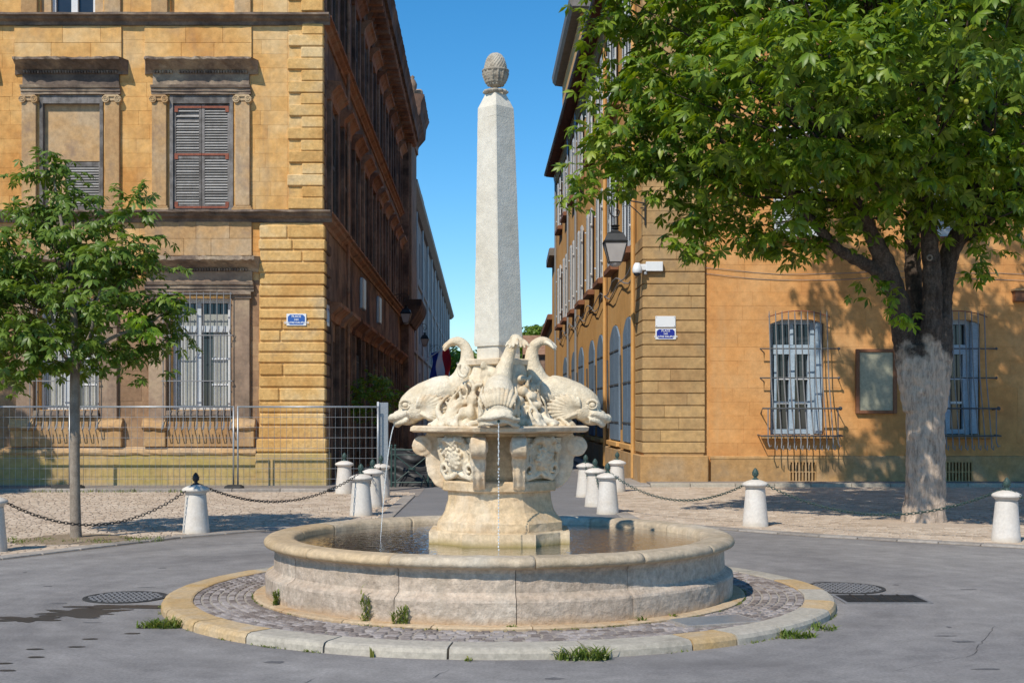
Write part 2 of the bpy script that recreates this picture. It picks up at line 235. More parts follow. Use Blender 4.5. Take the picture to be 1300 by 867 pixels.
# ---------------------------------------------------------------- mesh helpers
class Frame:
    def __init__(s, o, u, n):
        s.o = Vector(o); s.u = Vector(u).normalized(); s.n = Vector(n).normalized(); s.z = Vector((0, 0, 1))
        s.flip = s.u.cross(s.n).dot(s.z) < 0; s.ang = math.atan2(s.u.y, s.u.x)
    def __call__(s, u, n, z): return s.o+s.u*u+s.n*n+s.z*z
WORLD = Frame((0, 0, 0), (1, 0, 0), (0, 1, 0))
class MB:
    def __init__(s, fr=WORLD): s.v = []; s.f = []; s.fr = fr
    def add(s, vs, fs, raw=False):
        b = len(s.v)
        s.v += [tuple(v) if raw else tuple(s.fr(*v)) for v in vs]
        for f in fs: s.f.append(tuple(b+i for i in (reversed(f) if (s.fr.flip and not raw) else f)))
        return s
    def box(s, a0, a1, b0, b1, c0, c1, ch=0):
        if a0 > a1: a0, a1 = a1, a0
        if b0 > b1: b0, b1 = b1, b0
        if c0 > c1: c0, c1 = c1, c0
        if ch <= 0:
            s.add([(a0,b0,c0),(a1,b0,c0),(a1,b1,c0),(a0,b1,c0),(a0,b0,c1),(a1,b0,c1),(a1,b1,c1),(a0,b1,c1)],
                  [(0,3,2,1),(4,5,6,7),(0,1,5,4),(1,2,6,5),(2,3,7,6),(3,0,4,7)])
        else:
            vs, fs = chbox(a1-a0, b1-b0, c1-c0, ch); ca, cb, cc = (a0+a1)/2, (b0+b1)/2, (c0+c1)/2
            s.add([(x+ca, y+cb, z+cc) for x, y, z in vs], fs)
        return s
    def tube(s, pts, r, sides=8, cap=True, flat=1.0):
        P = [Vector(p) for p in pts]; n = len(P); rr = [r]*n if isinstance(r, (int, float)) else list(r)
        vs = []; up = None
        for i in range(n):
            t = (P[min(i+1, n-1)]-P[max(i-1, 0)]).normalized()
            if up is None:
                up = Vector((0, 0, 1)) if abs(t.z) < .9 else Vector((0, 1, 0))
            a = t.cross(up); a = a.normalized() if a.length > 1e-5 else Vector((1, 0, 0)); b = a.cross(t).normalized(); up = b
            for k in range(sides):
                q = 2*math.pi*k/sides; vs.append(tuple(P[i]+a*(math.cos(q)*rr[i])+b*(math.sin(q)*rr[i]*flat)))
        fs = [(i*sides+k, i*sides+(k+1) % sides, (i+1)*sides+(k+1) % sides, (i+1)*sides+k) for i in range(n-1) for k in range(sides)]
        if cap: fs += [tuple(range(sides-1, -1, -1)), tuple((n-1)*sides+k for k in range(sides))]
        return s.add(vs, fs)
    def lathe(s, prof, segs=24, c=(0, 0, 0), a0=0, a1=2*math.pi, f=None):
        full = abs(a1-a0-2*math.pi) < 1e-6; m = segs if full else segs+1; n = len(prof); vs = []
        for j in range(m):
            a = a0+(a1-a0)*j/segs
            for i, (r, z) in enumerate(prof):
                if f: r, z = f(r, z, a, i)
                vs.append((c[0]+r*math.cos(a), c[1]+r*math.sin(a), c[2]+z))
        fs = []
        for j in range(segs):
            k = (j+1) % m
            for i in range(n-1): fs.append((j*n+i, k*n+i, k*n+i+1, j*n+i+1))
        return s.add(vs, fs)
    def ball(s, c, r, seg=12, rings=8, R=None):
        rx, ry, rz = (r, r, r) if isinstance(r, (int, float)) else r
        vs = [Vector((0, 0, -rz))]
        for i in range(1, rings):
            t = math.pi*i/rings-math.pi/2
            for k in range(seg):
                q = 2*math.pi*k/seg; vs.append(Vector((rx*math.cos(t)*math.cos(q), ry*math.cos(t)*math.sin(q), rz*math.sin(t))))
        vs.append(Vector((0, 0, rz)))
        if R: vs = [R @ v for v in vs]
        vs = [tuple(v+Vector(c)) for v in vs]; L = len(vs)-1
        fs = [(0, 1+(k+1) % seg, 1+k) for k in range(seg)]
        for i in range(rings-2):
            for k in range(seg): a = 1+i*seg; fs.append((a+k, a+(k+1) % seg, a+seg+(k+1) % seg, a+seg+k))
        a = 1+(rings-2)*seg; fs += [(a+k, a+(k+1) % seg, L) for k in range(seg)]
        return s.add(vs, fs)
    def mould(s, u0, u1, prof, jit=0, step=.2, rg=rnd, taper=0):
        """profile (n, z) points run along u, closed at both ends; jit wears its edges"""
        k = max(1, int((u1-u0)/step)) if jit else 1; n = len(prof); vs = []
        for j in range(k+1):
            u = u0+(u1-u0)*j/k
            for i, (a, z) in enumerate(prof):
                jn = rg.uniform(-jit, jit*.4) if jit and a > .01 else 0
                uu = u + (taper*a if j == k else -taper*a if j == 0 else 0)
                vs.append((uu, a+jn, z+(rg.uniform(-jit, jit)*.5 if jit and a > .01 else 0)))
        fs = [(j*n+i, (j+1)*n+i, (j+1)*n+(i+1) % n, j*n+(i+1) % n) for j in range(k) for i in range(n)]
        fs += [tuple(range(n)), tuple(k*n+i for i in range(n-1, -1, -1))]
        return s.add(vs, fs)
    def prism(s, poly, z0, z1):
        n = len(poly)
        return s.add([(x, y, z0) for x, y in poly]+[(x, y, z1) for x, y in poly],
                     [tuple(range(n-1, -1, -1)), tuple(range(n, 2*n))]+[(i, (i+1) % n, n+(i+1) % n, n+i) for i in range(n)])
    def mesh(s, name, m, smooth=False, fixn=False):
        me = bpy.data.meshes.new(name); me.from_pydata(s.v, [], s.f)
        if m is not None: me.materials.append(m)
        if fixn:
            bm = bmesh.new(); bm.from_mesh(me); bmesh.ops.recalc_face_normals(bm, faces=bm.faces); bm.to_mesh(me); bm.free()
        if smooth: me.shade_smooth()
        me.update(); return me
    def build(s, name, m, parent=None, smooth=False, fixn=False, **props):
        o = bpy.data.objects.new(name, s.mesh(name, m, smooth, fixn)); col.objects.link(o)
        if parent: attach(o, parent)
        for k, v in props.items(): o[k] = v
        return o
def chbox(a, b, c, ch):
    a /= 2; b /= 2; c /= 2; ch = min(ch, a*.45, b*.45, c*.45)
    vs = []; idx = {}
    for sx in (-1, 1):
        for sy in (-1, 1):
            for sz in (-1, 1):
                for ax, p in enumerate(((sx*a, sy*(b-ch), sz*(c-ch)), (sx*(a-ch), sy*b, sz*(c-ch)), (sx*(a-ch), sy*(b-ch), sz*c))):
                    idx[(sx, sy, sz, ax)] = len(vs); vs.append(p)
    I = lambda *k: idx[k]; fs = []
    for s_ in (-1, 1):
        fs.append([I(s_, y, z, 0) for y, z in ((-1,-1),(1,-1),(1,1),(-1,1))]); fs.append([I(x, s_, z, 1) for x, z in ((-1,-1),(-1,1),(1,1),(1,-1))]); fs.append([I(x, y, s_, 2) for x, y in ((-1,-1),(1,-1),(1,1),(-1,1))])
        for t in (-1, 1):
            fs.append([I(s_, t, -1, 0), I(s_, t, -1, 1), I(s_, t, 1, 1), I(s_, t, 1, 0)])
            fs.append([I(s_, -1, t, 0), I(s_, -1, t, 2), I(s_, 1, t, 2), I(s_, 1, t, 0)])
            fs.append([I(-1, s_, t, 1), I(-1, s_, t, 2), I(1, s_, t, 2), I(1, s_, t, 1)])
            for q in (-1, 1): fs.append([I(s_, t, q, 0), I(s_, t, q, 1), I(s_, t, q, 2)])
    out = []
    for f in fs:   # orient outwards
        p = [Vector(vs[i]) for i in f]; nrm = (p[1]-p[0]).cross(p[2]-p[0]); out.append(tuple(f) if nrm.dot(sum(p, Vector())) > 0 else tuple(reversed(f)))
    return vs, out
def wmat(o):
    m = Matrix.LocRotScale(o.location, o.rotation_euler, o.scale)
    return (wmat(o.parent) @ o.matrix_parent_inverse @ m) if o.parent else m
def attach(o, parent): o.parent = parent; o.matrix_parent_inverse = wmat(parent).inverted()
def thing(name, label, cat, loc=(0, 0, 0), group=None, rz=0):
    o = bpy.data.objects.new(name, None); col.objects.link(o); o.location = loc; o.rotation_euler = (0, 0, rz); o.empty_display_size = .2
    o['label'] = label; o['category'] = cat
    if group: o['group'] = group
    return o
def tag(o, label, cat, group=None):
    o['label'] = label; o['category'] = cat
    if group: o['group'] = group
    return o
KIDS = {}
def kids(o): return [c for c in bpy.data.objects if c.parent == o]
def copy_tree(o, allobj=None):
    allobj = allobj or list(bpy.data.objects)
    c = o.copy(); col.objects.link(c)
    for ch in [x for x in allobj if x.parent == o]:
        d = copy_tree(ch, allobj); d.parent = c; d.matrix_parent_inverse = ch.matrix_parent_inverse.copy()
    return c
_bc = {}
def boxmesh(name, sz, ch, m):
    k = (name, round(sz[0], 2), round(sz[1], 3), round(sz[2], 2), m.name)
    if k not in _bc:
        b = MB(); vs, fs = chbox(*sz, ch); b.add(vs, fs); _bc[k] = (b.mesh(name, m), sz)
    return _bc[k]
def pieces(name, items, parent, limit=300, label=None):
    """items: (centre, size, angle, chamfer, material). The largest are objects of their own with shared meshes, the rest one stuff part."""
    items = sorted(items, key=lambda t: -t[1][0]*t[1][2] if t[5:] == () else t[5])
    for it in items[:limit]:
        c, sz, ang, ch, m = it[:5]
        me, s0 = boxmesh(name, sz, ch, m); o = bpy.data.objects.new(name, me); col.objects.link(o)
        o.location = c; o.rotation_euler = (0, 0, ang); o.scale = [sz[i]/s0[i] for i in range(3)]
        attach(o, parent)
    rest = items[limit:]
    if rest:
        bym = {}
        for it in rest: bym.setdefault(it[4].name, []).append(it)
        for mn, L in bym.items():
            b = MB()
            for it in L:
                c, sz, ang, ch, m = it[:5]; vs, fs = chbox(*sz, ch); ca, sa = math.cos(ang), math.sin(ang)
                b.add([(c[0]+x*ca-y*sa, c[1]+x*sa+y*ca, c[2]+z) for x, y, z in vs], fs)
            o = b.build(name, L[0][4], parent); o['kind'] = 'stuff'
def fbox_item(fr, u0, u1, n0, n1, z0, z1, ch, m): return (tuple(fr((u0+u1)/2, (n0+n1)/2, (z0+z1)/2)), (abs(u1-u0), abs(n1-n0), abs(z1-z0)), fr.ang, ch, m)
def wall_grid(mb, u0, u1, z0, z1, n0, n1, holes):
    us = sorted({u0, u1, *[h[0] for h in holes], *[h[1] for h in holes]}); zs = sorted({z0, z1, *[h[2] for h in holes], *[h[3] for h in holes]})
    us = [u for u in us if u0 <= u <= u1]; zs = [z for z in zs if z0 <= z <= z1]
    for a, b in zip(us, us[1:]):
        run = None
        for c, d in zip(zs, zs[1:]):
            cu, cz = (a+b)/2, (c+d)/2
            if any(h[0] < cu < h[1] and h[2] < cz < h[3] for h in holes):
                if run is not None: mb.box(a, b, n0, n1, run, c); run = None
            elif run is None: run = c
        if run is not None: mb.box(a, b, n0, n1, run, z1)
def ashlar(fr, u0, u1, z0, z1, course, length, holes, n0, n1, m, gap=.006, ch=.006, rg=rnd):
    items = []; k = max(1, round((z1-z0)/course)); hgt = (z1-z0)/k
    for i in range(k):
        a, b = z0+i*hgt, z0+(i+1)*hgt
        iv = [(u0, u1)]
        for h in holes:
            if min(b, h[3])-max(a, h[2]) > .25*hgt:
                iv = [q for (p, r) in iv for q in ((p, min(r, h[0])), (max(p, h[1]), r)) if q[1]-q[0] > .03]
        for (p, r) in iv:
            cnt = max(1, round((r-p)/length)); off = [p]
            for j in range(1, cnt): off.append(p+(r-p)*(j+(.25 if i % 2 else -.05)+rg.uniform(-.2, .2))/cnt)
            off.append(r)
            for c, d in zip(off, off[1:]):
                items.append(fbox_item(fr, c+gap/2, d-gap/2, n0, n1+rg.uniform(-.003, .003), a+gap/2, b-gap/2, ch, m))
    return items
def remesh(mb, name, m, parent, voxel, disp=0, dscale=8, smooth=2, seed=0):
    """fuse overlapping shapes into one sculpted surface"""
    me = mb.mesh(name, m); o = bpy.data.objects.new(name, me); col.objects.link(o)
    r = o.modifiers.new('r', 'REMESH'); r.mode = 'VOXEL'; r.voxel_size = voxel; r.use_smooth_shade = True
    if smooth: s_ = o.modifiers.new('s', 'SMOOTH'); s_.iterations = smooth; s_.factor = .5
    dg = bpy.context.evaluated_depsgraph_get(); dg.update()
    me2 = bpy.data.meshes.new_from_object(o.evaluated_get(dg)); o.modifiers.clear(); o.data = me2; bpy.data.meshes.remove(me)
    if disp:
        n = len(me2.vertices); co = np.empty(n*3); me2.vertices.foreach_get('co', co); co = co.reshape(-1, 3)
        no = np.empty(n*3); me2.vertices.foreach_get('normal', no); no = no.reshape(-1, 3)
        d = np.array([noise.fractal(Vector(c)*dscale+Vector((seed, 0, 0)), 1, 2, 3) for c in co])
        me2.vertices.foreach_set('co', (co+no*(d*disp)[:, None]).ravel())
    if not me2.materials: me2.materials.append(m)
    me2.shade_smooth(); me2.update(); me2.name = name
    if parent: attach(o, parent)
    return o
def setting(o): o['kind'] = 'structure'; return o
# ================================================================ GROUND
setting(MB().add([(-700, -60, 0), (700, -60, 0), (700, 1500, 0), (-700, 1500, 0)], [(0, 1, 2, 3)]).build('road', M['asphalt']))
LEFT = [(-40, -6), (-14, 7), (-9, 12.4), (-6.2, 15.8), (-4.7, 18.5), (-3.7, 19.6), (-2.0, 21.6), (-2.05, 27.7), (-2.3, 28.9), (-40, 28.9)]
RIGHT = [(40, -2), (40, 30.9), (1.7, 30.9), (1.5, 27.5), (1.9, 21.2), (3.4, 19.6), (4.4, 18.65), (6.75, 17.1), (10.5, 13.6), (16, 8)]
TREE1, TREE2 = (-6.11, 18.2), (6.62, 20.9)
def inside(p, poly):
    x, y = p; c = False
    for (x0, y0), (x1, y1) in zip(poly, poly[1:]+poly[:1]):
        if (y0 > y) != (y1 > y) and x < (x1-x0)*(y-y0)/(y1-y0)+x0: c = not c
    return c
def dist_edge(p, pts):
    best = 9
    for a, b in zip(pts, pts[1:]):
        a, b, q = Vector(a), Vector(b), Vector(p); t = max(0, min(1, (q-a).dot(b-a)/(b-a).length_squared)); best = min(best, (a+(b-a)*t-q).length)
    return best
def frustum(vs_mb, x0, x1, y0, y1, z0, z1, c=.008, skew=0):
    j = lambda: rnd.uniform(-.006, .006)
    t = z1+rnd.uniform(-.002, .003)
    vs_mb.add([(x0, y0, z0), (x1, y0, z0), (x1, y1, z0), (x0, y1, z0), (x0+c+j(), y0+c+j(), t), (x1-c+j(), y0+c+j(), t), (x1-c+j(), y1-c+j(), t), (x0+c+j(), y1-c+j(), t)],
              [(4, 5, 6, 7), (0, 1, 5, 4), (1, 2, 6, 5), (2, 3, 7, 6), (3, 0, 4, 7)])
def pavement(name, poly, edge, tree):
    p = setting(MB().add([(x, y, .004) for x, y in poly], [tuple(range(len(poly)))]).build(name, M['tbed'], fixn=True))
    if p.data.polygons[0].normal.z < 0: p.data.flip_normals()
    near, far = [], MB(); y = 10.0; i = 0
    while y < 28.85 if name == 'pavement_left' else y < 30.8:
        x = -.42*y-1+rnd.random()*.2; row = .105
        while x < .42*y+1:
            wd = rnd.uniform(.12, .19); c = (x+wd/2, y+row/2)
            if inside(c, poly):
                de = dist_edge(c, edge); dt = (Vector(c)-Vector(tree)).length
                if de > .30 and dt > (.75 if name == 'pavement_left' else .85)+.25*noise.noise(Vector((c[0]*2, c[1]*2, 0))):
                    near.append((y, x, wd, row))
            x += wd+.012
        y += row+.012; i += 1
    for k, (y, x, wd, row) in enumerate(near):
        if k < 150:
            me, s0 = boxmesh('sett', (round(wd, 2), row, .03), .008, M['tsett']); o = bpy.data.objects.new('sett', me); col.objects.link(o); o.location = (x+wd/2, y+row/2, .006+rnd.uniform(0, .003)); o.rotation_euler = (rnd.uniform(-.02, .02), rnd.uniform(-.02, .02), rnd.uniform(-.03, .03)); attach(o, p)
        else: frustum(far, x, x+wd, y, y+row, .004, .020)
    o = far.build('sett', M['tsett'], p); o['kind'] = 'stuff'
    # the flush border stones along the road
    items = []
    for a, b in zip(edge, edge[1:]):
        a, b = Vector(a), Vector(b); L = (b-a).length; n = max(1, int(L/.55)); d = (b-a).normalized(); nn = Vector((-d.y, d.x)); ang = math.atan2(d.y, d.x)
        if not inside(tuple((a+b)/2+nn*.1), poly): nn = -nn
        for k in range(n):
            c = a+d*(L*(k+.5)/n)+nn*.14
            if abs(c.x) < .45*c.y+1 and c.y > 9: items.append(((c.x, c.y, .006+rnd.uniform(0, .004)), (L/n-.012, .25, .04), ang, .008, M['slabs']))
    pieces('kerb_stone', items, p)
    return p
pv1 = pavement('pavement_left', LEFT, LEFT[1:8], TREE1)
pv2 = pavement('pavement_right', RIGHT, RIGHT[3:], TREE2)
# earth round the two trees
for (tx, ty), r, par in ((TREE1, .85, pv1), (TREE2, .95, pv2)):
    vs = [(tx, ty, .05)]; n = 40
    for rr, z in ((r*.35, .045), (r*.75, .03), (r*1.12, .002)):
        vs += [(tx+rr*math.cos(a)*(1+.12*noise.noise(Vector((math.cos(a)*2, math.sin(a)*2, tx)))), ty+rr*math.sin(a)*(1+.12*noise.noise(Vector((math.cos(a)*2, math.sin(a)*2, 5)))), z+.012*noise.noise(Vector((rr*9, a*3, 0)))) for a in [2*math.pi*k/n for k in range(n)]]
    fs = [(0, 1+k, 1+(k+1) % n) for k in range(n)]+[(1+j*n+k, 1+(j+1)*n+k, 1+(j+1)*n+(k+1) % n, 1+j*n+(k+1) % n) for j in range(2) for k in range(n)]
    setting(MB().add(vs, fs).build('soil', M['soil'] if tx < 0 else M['tbed'], smooth=True))
# sidewalks with kerbs along both facades
def sidewalk(name, x0, x1, y0, y1, h, kerbm):
    p = setting(MB().box(x0, x1, y0+.16, y1, -.02, h-.004).build(name, M['side_walk']))
    items = []; x = x0
    while x < x1:
        L = rnd.uniform(.8, 1.2); L = min(L, x1-x)
        if L > .1: items.append(((x+L/2, y0+.08, h/2), (L-.01, .158, h+.01), 0, .012, kerbm))
        x += L
    pieces('kerb_stone', items, p); return p
sidewalk('sidewalk_left', -24, -4.1, 28.9, 30.6, .09, M['slabs'])
sidewalk('sidewalk_right', 3.3, 24, 30.9, 32.2, .10, M['kerb'])
# narrow paved strips at the mouth of the street
items = []
for r in range(9):
    for c in range(3):
        items.append(((-3.55+c*.52+(r % 2)*.1, 23.6+r*.58, .012), (.50, .56, .03), 0, .006, M['slabs']))
setting(MB().add([(-3.9, 27.7, .008), (-2.0, 27.7, .008), (-2.6, 62, .008), (-4.9, 62, .008)], [(0, 1, 2, 3)]).build('pavement_street_left', M['side_walk']))
o = setting(MB().box(2.3, 3.3, 30.9, 34, -.02, .07, .02).build('pavement_street_right', M['slabs']))
items = []
for k in range(24):
    y = 34+k*1.2; items.append(((3.25-.0249*(y-31.9)-.62, y+.6, .05), (1.18, .24, .13), math.pi/2+.0249, .02, M['slabs']))
pieces('kerb_stone', items, o)
setting(MB().add([(-2.05, 22.0, .0045), (1.9, 21.6, .0045), (1.9, 62, .0045), (-2.6, 62, .0045)], [(0, 1, 2, 3)]).build('street', M['asphalt_old']))
# ================================================================ LEFT BUILDING
U = lambda px: PX(px, 30.5); Z = lambda py: PZ(py, 30.5)
LB = thing('stone_building', 'ochre stone town building with pilastered windows, banded corner stones and dark street side', 'building', (-4.5, 30.5, 0))
FL = Frame((0, 30.5, 0), (1, 0, 0), (0, -1, 0)); CX = -4.5
SD = (-.0249, 1, 0)
FS = Frame((CX, 30.5, 0), SD, (1, .0249, 0)); LEN = 36.2; TOP = 14.9
UW = [256, 91, -74, -239, -404]; GW = [254, 86, -82, -250, -418]       # window axes
X0 = -20.0
hol = []
for c in UW:
    hol.append((U(c-40), U(c+40), Z(268), Z(130)))
    hol.append((U(c-40), U(c+40), Z(18), Z(-120)))
for c in GW: hol.append((U(c-37), U(c+39), Z(520), Z(378)))
b = MB(FL); wall_grid(b, X0, CX-.02, 0, TOP, -.45, -.008, hol); b.build('wall', M['ochre'], LB)
MB(FL).box(X0, CX-.5, -4.5, -4.2, 0, TOP).build('inner_wall', M['dark'], LB)
MB(FL).box(X0, CX-.3, -36, -.46, TOP+.02, TOP+.3).build('flat_roof', M['tile'], LB)
BAYU = [(U(c-72), U(c+64)) for c in UW]
items = []
QX = U(366)
# ashlar of the plain wall above the first belt
zb1, zb2 = Z(268), Z(32)
items += ashlar(FL, X0, QX-.01, zb1+.02, zb2-.02, .345, .80, hol, -.03, .0, M['ochre'], gap=.0025, ch=.002)
items += ashlar(FL, X0, QX-.01, Z(17), 14.2, .345, .80, hol, -.03, .0, M['ochre'])
items += ashlar(FL, X0, U(329), Z(356), Z(283), .345, .80, hol, -.03, .0, M['ochre'], gap=.0025, ch=.002)
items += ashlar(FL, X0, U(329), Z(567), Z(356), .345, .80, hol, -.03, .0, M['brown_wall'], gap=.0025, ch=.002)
pieces('stone_block', items, LB, 300)
# slightly projecting window bays above the upper cornices and between the belts
items = []
for a, c in BAYU: items += ashlar(FL, a, c, Z(77), Z(34), .40, .9, [], .004, .05, M['ochre'], gap=.004)+ashlar(FL, a, c, Z(325), Z(282), .40, .9, [], .004, .05, M['surround'], gap=.004)
pieces('bay_stone', items, LB)
# plinth and its moulding
items = []
for i, (a, c) in enumerate(zip([X0]+[U(x) for x in (-300, -190, -95, 5, 108, 205, 300)], [U(x) for x in (-300, -190, -95, 5, 108, 205, 300, 326)])):
    items.append(fbox_item(FL, a+.0015, c-.0015, -.1, .10, -.02, Z(576), .003, M['plinth']))
pieces('plinth_block', items, LB)
MB(FL).mould(X0, U(326), [(0, Z(577)), (.13, Z(577)), (.15, Z(574.5)), (.13, Z(571)), (0, Z(567))], .012).build('plinth_moulding', M['surround'], LB)
# lower quoin: courses of big proud stones
ys = [286]+[300+.392*k for k in (10, 47, 85, 122, 160, 198, 235, 270, 305, 342, 377, 412, 452, 490, 535, 572, 612, 655)]
qi, side_q = [], []
for k, (a, c) in enumerate(zip(ys, ys[1:])):
    z1, z0 = Z(a)-.012, Z(c)+.012; o_ = rnd.uniform(-.012, .012)
    if rnd.random() < .45:
        s_ = rnd.uniform(.3, .7); m_ = U(330)+(CX+.12-U(330))*s_
        qi += [fbox_item(FL, U(330+rnd.uniform(-1, 1)), m_-.004, -.2, .115+o_, z0, z1, .028, M['quoin']), fbox_item(FL, m_+.004, CX+.12+o_, -.2, .11, z0, z1, .028, M['quoin'])]
    else: qi.append(fbox_item(FL, U(330+rnd.uniform(-1, 1)), CX+.12+o_, -.2, .115, z0, z1, .028, M['quoin']))
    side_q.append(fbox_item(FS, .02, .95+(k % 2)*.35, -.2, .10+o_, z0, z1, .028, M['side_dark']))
qi.append(fbox_item(FL, U(327), CX+.16, -.3, .16, Z(574)+.0, Z(556.8), .03, M['quoin']))
qi.append(fbox_item(FL, U(326), CX+.19, -.5, .19, -.02, Z(575), .03, M['plinth']))
MB(FL).box(U(331), CX+.06, -.2, .07, Z(574), Z(284)).build('quoin_core', M['quoin'], LB)
# upper quoins: long and short stones
y = 266.5; k = 0
while y > -150:
    L = (CX+.075-U(366)) if k % 2 == 0 else (CX+.075-U(383)); e = rnd.uniform(-.02, .02)
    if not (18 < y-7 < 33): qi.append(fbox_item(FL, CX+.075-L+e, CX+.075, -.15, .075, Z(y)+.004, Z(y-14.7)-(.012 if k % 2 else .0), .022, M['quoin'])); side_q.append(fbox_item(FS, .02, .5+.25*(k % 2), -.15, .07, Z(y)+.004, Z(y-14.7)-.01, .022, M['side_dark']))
    y -= 14.75; k += 1
pieces('quoin_stone', qi, LB); pieces('side_quoin_stone', side_q, LB)
MB(FL).box(U(367), CX-.02, -.3, .012, Z(268), TOP).build('upper_quoin_core', M['quoin'], LB)
# belts
def belt(py0, py1, proj, name, m1, m2, jit):
    zt, zb = Z(py0), Z(py1); pr = [(0, zb), (.05, zb), (.07, zb+(zt-zb)*.3), (proj*.62, zb+(zt-zb)*.5), (proj*.72, zt-.07), (proj, zt-.06), (proj, zt-.012), (0, zt)]
    MB(FL).mould(X0, CX+proj-.03, pr, jit).build(name, m1, LB)
    MB(FS).mould(-.0, LEN-6, [(a+.0, z) for a, z in pr], jit).build(name, m2, LB)
belt(268, 283, .30, 'belt_course', M['ledge'], M['side_red'], .02)
belt(19.5, 33, .26, 'belt_course', M['ledge'], M['side_red'], .012)
# ---- upper windows
def slat_shutter(fr, u0, u1, z0, z1, n, parent, m_frame, m_slat, sub=True, pitch=.0615, split=True, name='shutter', missing=()):
    f = MB(fr); st = .06
    mid = (z0+z1)/2+.02
    f.box(u0, u0+st, n, n+.045, z0, z1); f.box(u1-st, u1, n, n+.045, z0, z1)
    bars = [(z0, z0+.13), (z1-.11, z1)]+([(mid-.05, mid+.05)] if split else [])
    for a, c in bars: f.box(u0+st, u1-st, n, n+.043, a, c)
    f.box(u0+st, u1-st, n-.002, n+.003, z0+.1, z1-.1)
    s_ = f.build(name, m_frame, parent)
    zones = [(z0+.13, mid-.05), (mid+.05, z1-.11)] if split else [(z0+.13, z1-.11)]
    sl = MB(fr); its = []
    for a, c in zones:
        k = int((c-a)/pitch)
        for i in range(k):
            zz = a+(c-a)*(i+.5)/k
            if (round(zz, 3), 0) in missing: continue
            q = [(u0+st+.003, n+.012, zz+.022), (u1-st-.003, n+.012, zz+.022), (u1-st-.003, n+.042, zz-.012), (u0+st+.003, n+.042, zz-.012)]
            q2 = [(a_, b_, z_-.010) for a_, b_, z_ in q]
            if sub: its.append(zz)
            else: sl.add(q+q2, [(0, 1, 2, 3), (7, 6, 5, 4), (3, 2, 6, 7), (0, 4, 5, 1), (0, 3, 7, 4), (1, 5, 6, 2)])
    if sub:
        hw = (u1-u0)/2-st-.003; key = ('slat', round(hw, 3), id(fr))
        if key not in _bc:
            q = [(-hw, -.015, .022), (hw, -.015, .022), (hw, .015, -.012), (-hw, .015, -.012)]; q = [(fr.u*a_+fr.n*b_+Vector((0, 0, z_))) for a_, b_, z_ in q]; q2 = [v-Vector((0, 0, .01)) for v in q]
            _bc[key] = MB().add(q+q2, [(0, 1, 2, 3), (7, 6, 5, 4), (3, 2, 6, 7), (0, 4, 5, 1), (0, 3, 7, 4), (1, 5, 6, 2)]).mesh('slat', m_slat, fixn=True)
        for j, zz in enumerate(its):
            if missing and j in missing: continue
            o = bpy.data.objects.new('slat', _bc[key]); col.objects.link(o); o.location = fr((u0+u1)/2, n+.027, zz); attach(o, s_)
    else: sl.build('slats', m_slat, s_, fixn=True)
    return s_
def ionic_cap(mb, uc, z, w, n):
    mb.box(uc-w/2-.02, uc+w/2+.02, n, n+.12, z+.09, z+.135)
    mb.box(uc-w/2+.01, uc+w/2-.01, n, n+.09, z, z+.1)
    for s_ in (-1, 1):
        c = (uc+s_*(w/2), n+.06, z+.035); vs = []; k = 14
        for nn in (n, n+.125):
            for i in range(k): q = 2*math.pi*i/k; vs.append((c[0]+.085*math.cos(q), nn, c[2]+.085*math.sin(q)))
        mb.add(vs, [tuple(range(k-1, -1, -1)), tuple(range(k, 2*k))]+[(i, (i+1) % k, k+(i+1) % k, k+i) for i in range(k)])
        for i in range(11):   # the spiral of the volute
            q0, q1 = i*.9, (i+1)*.9; r0, r1 = .075-.0055*i, .075-.0055*(i+1)
            mb.tube([(c[0]+s_*r0*math.cos(q0), n+.128, c[2]+r0*math.sin(q0)), (c[0]+s_*r1*math.cos(q1), n+.128, c[2]+r1*math.sin(q1))], .012, 5)
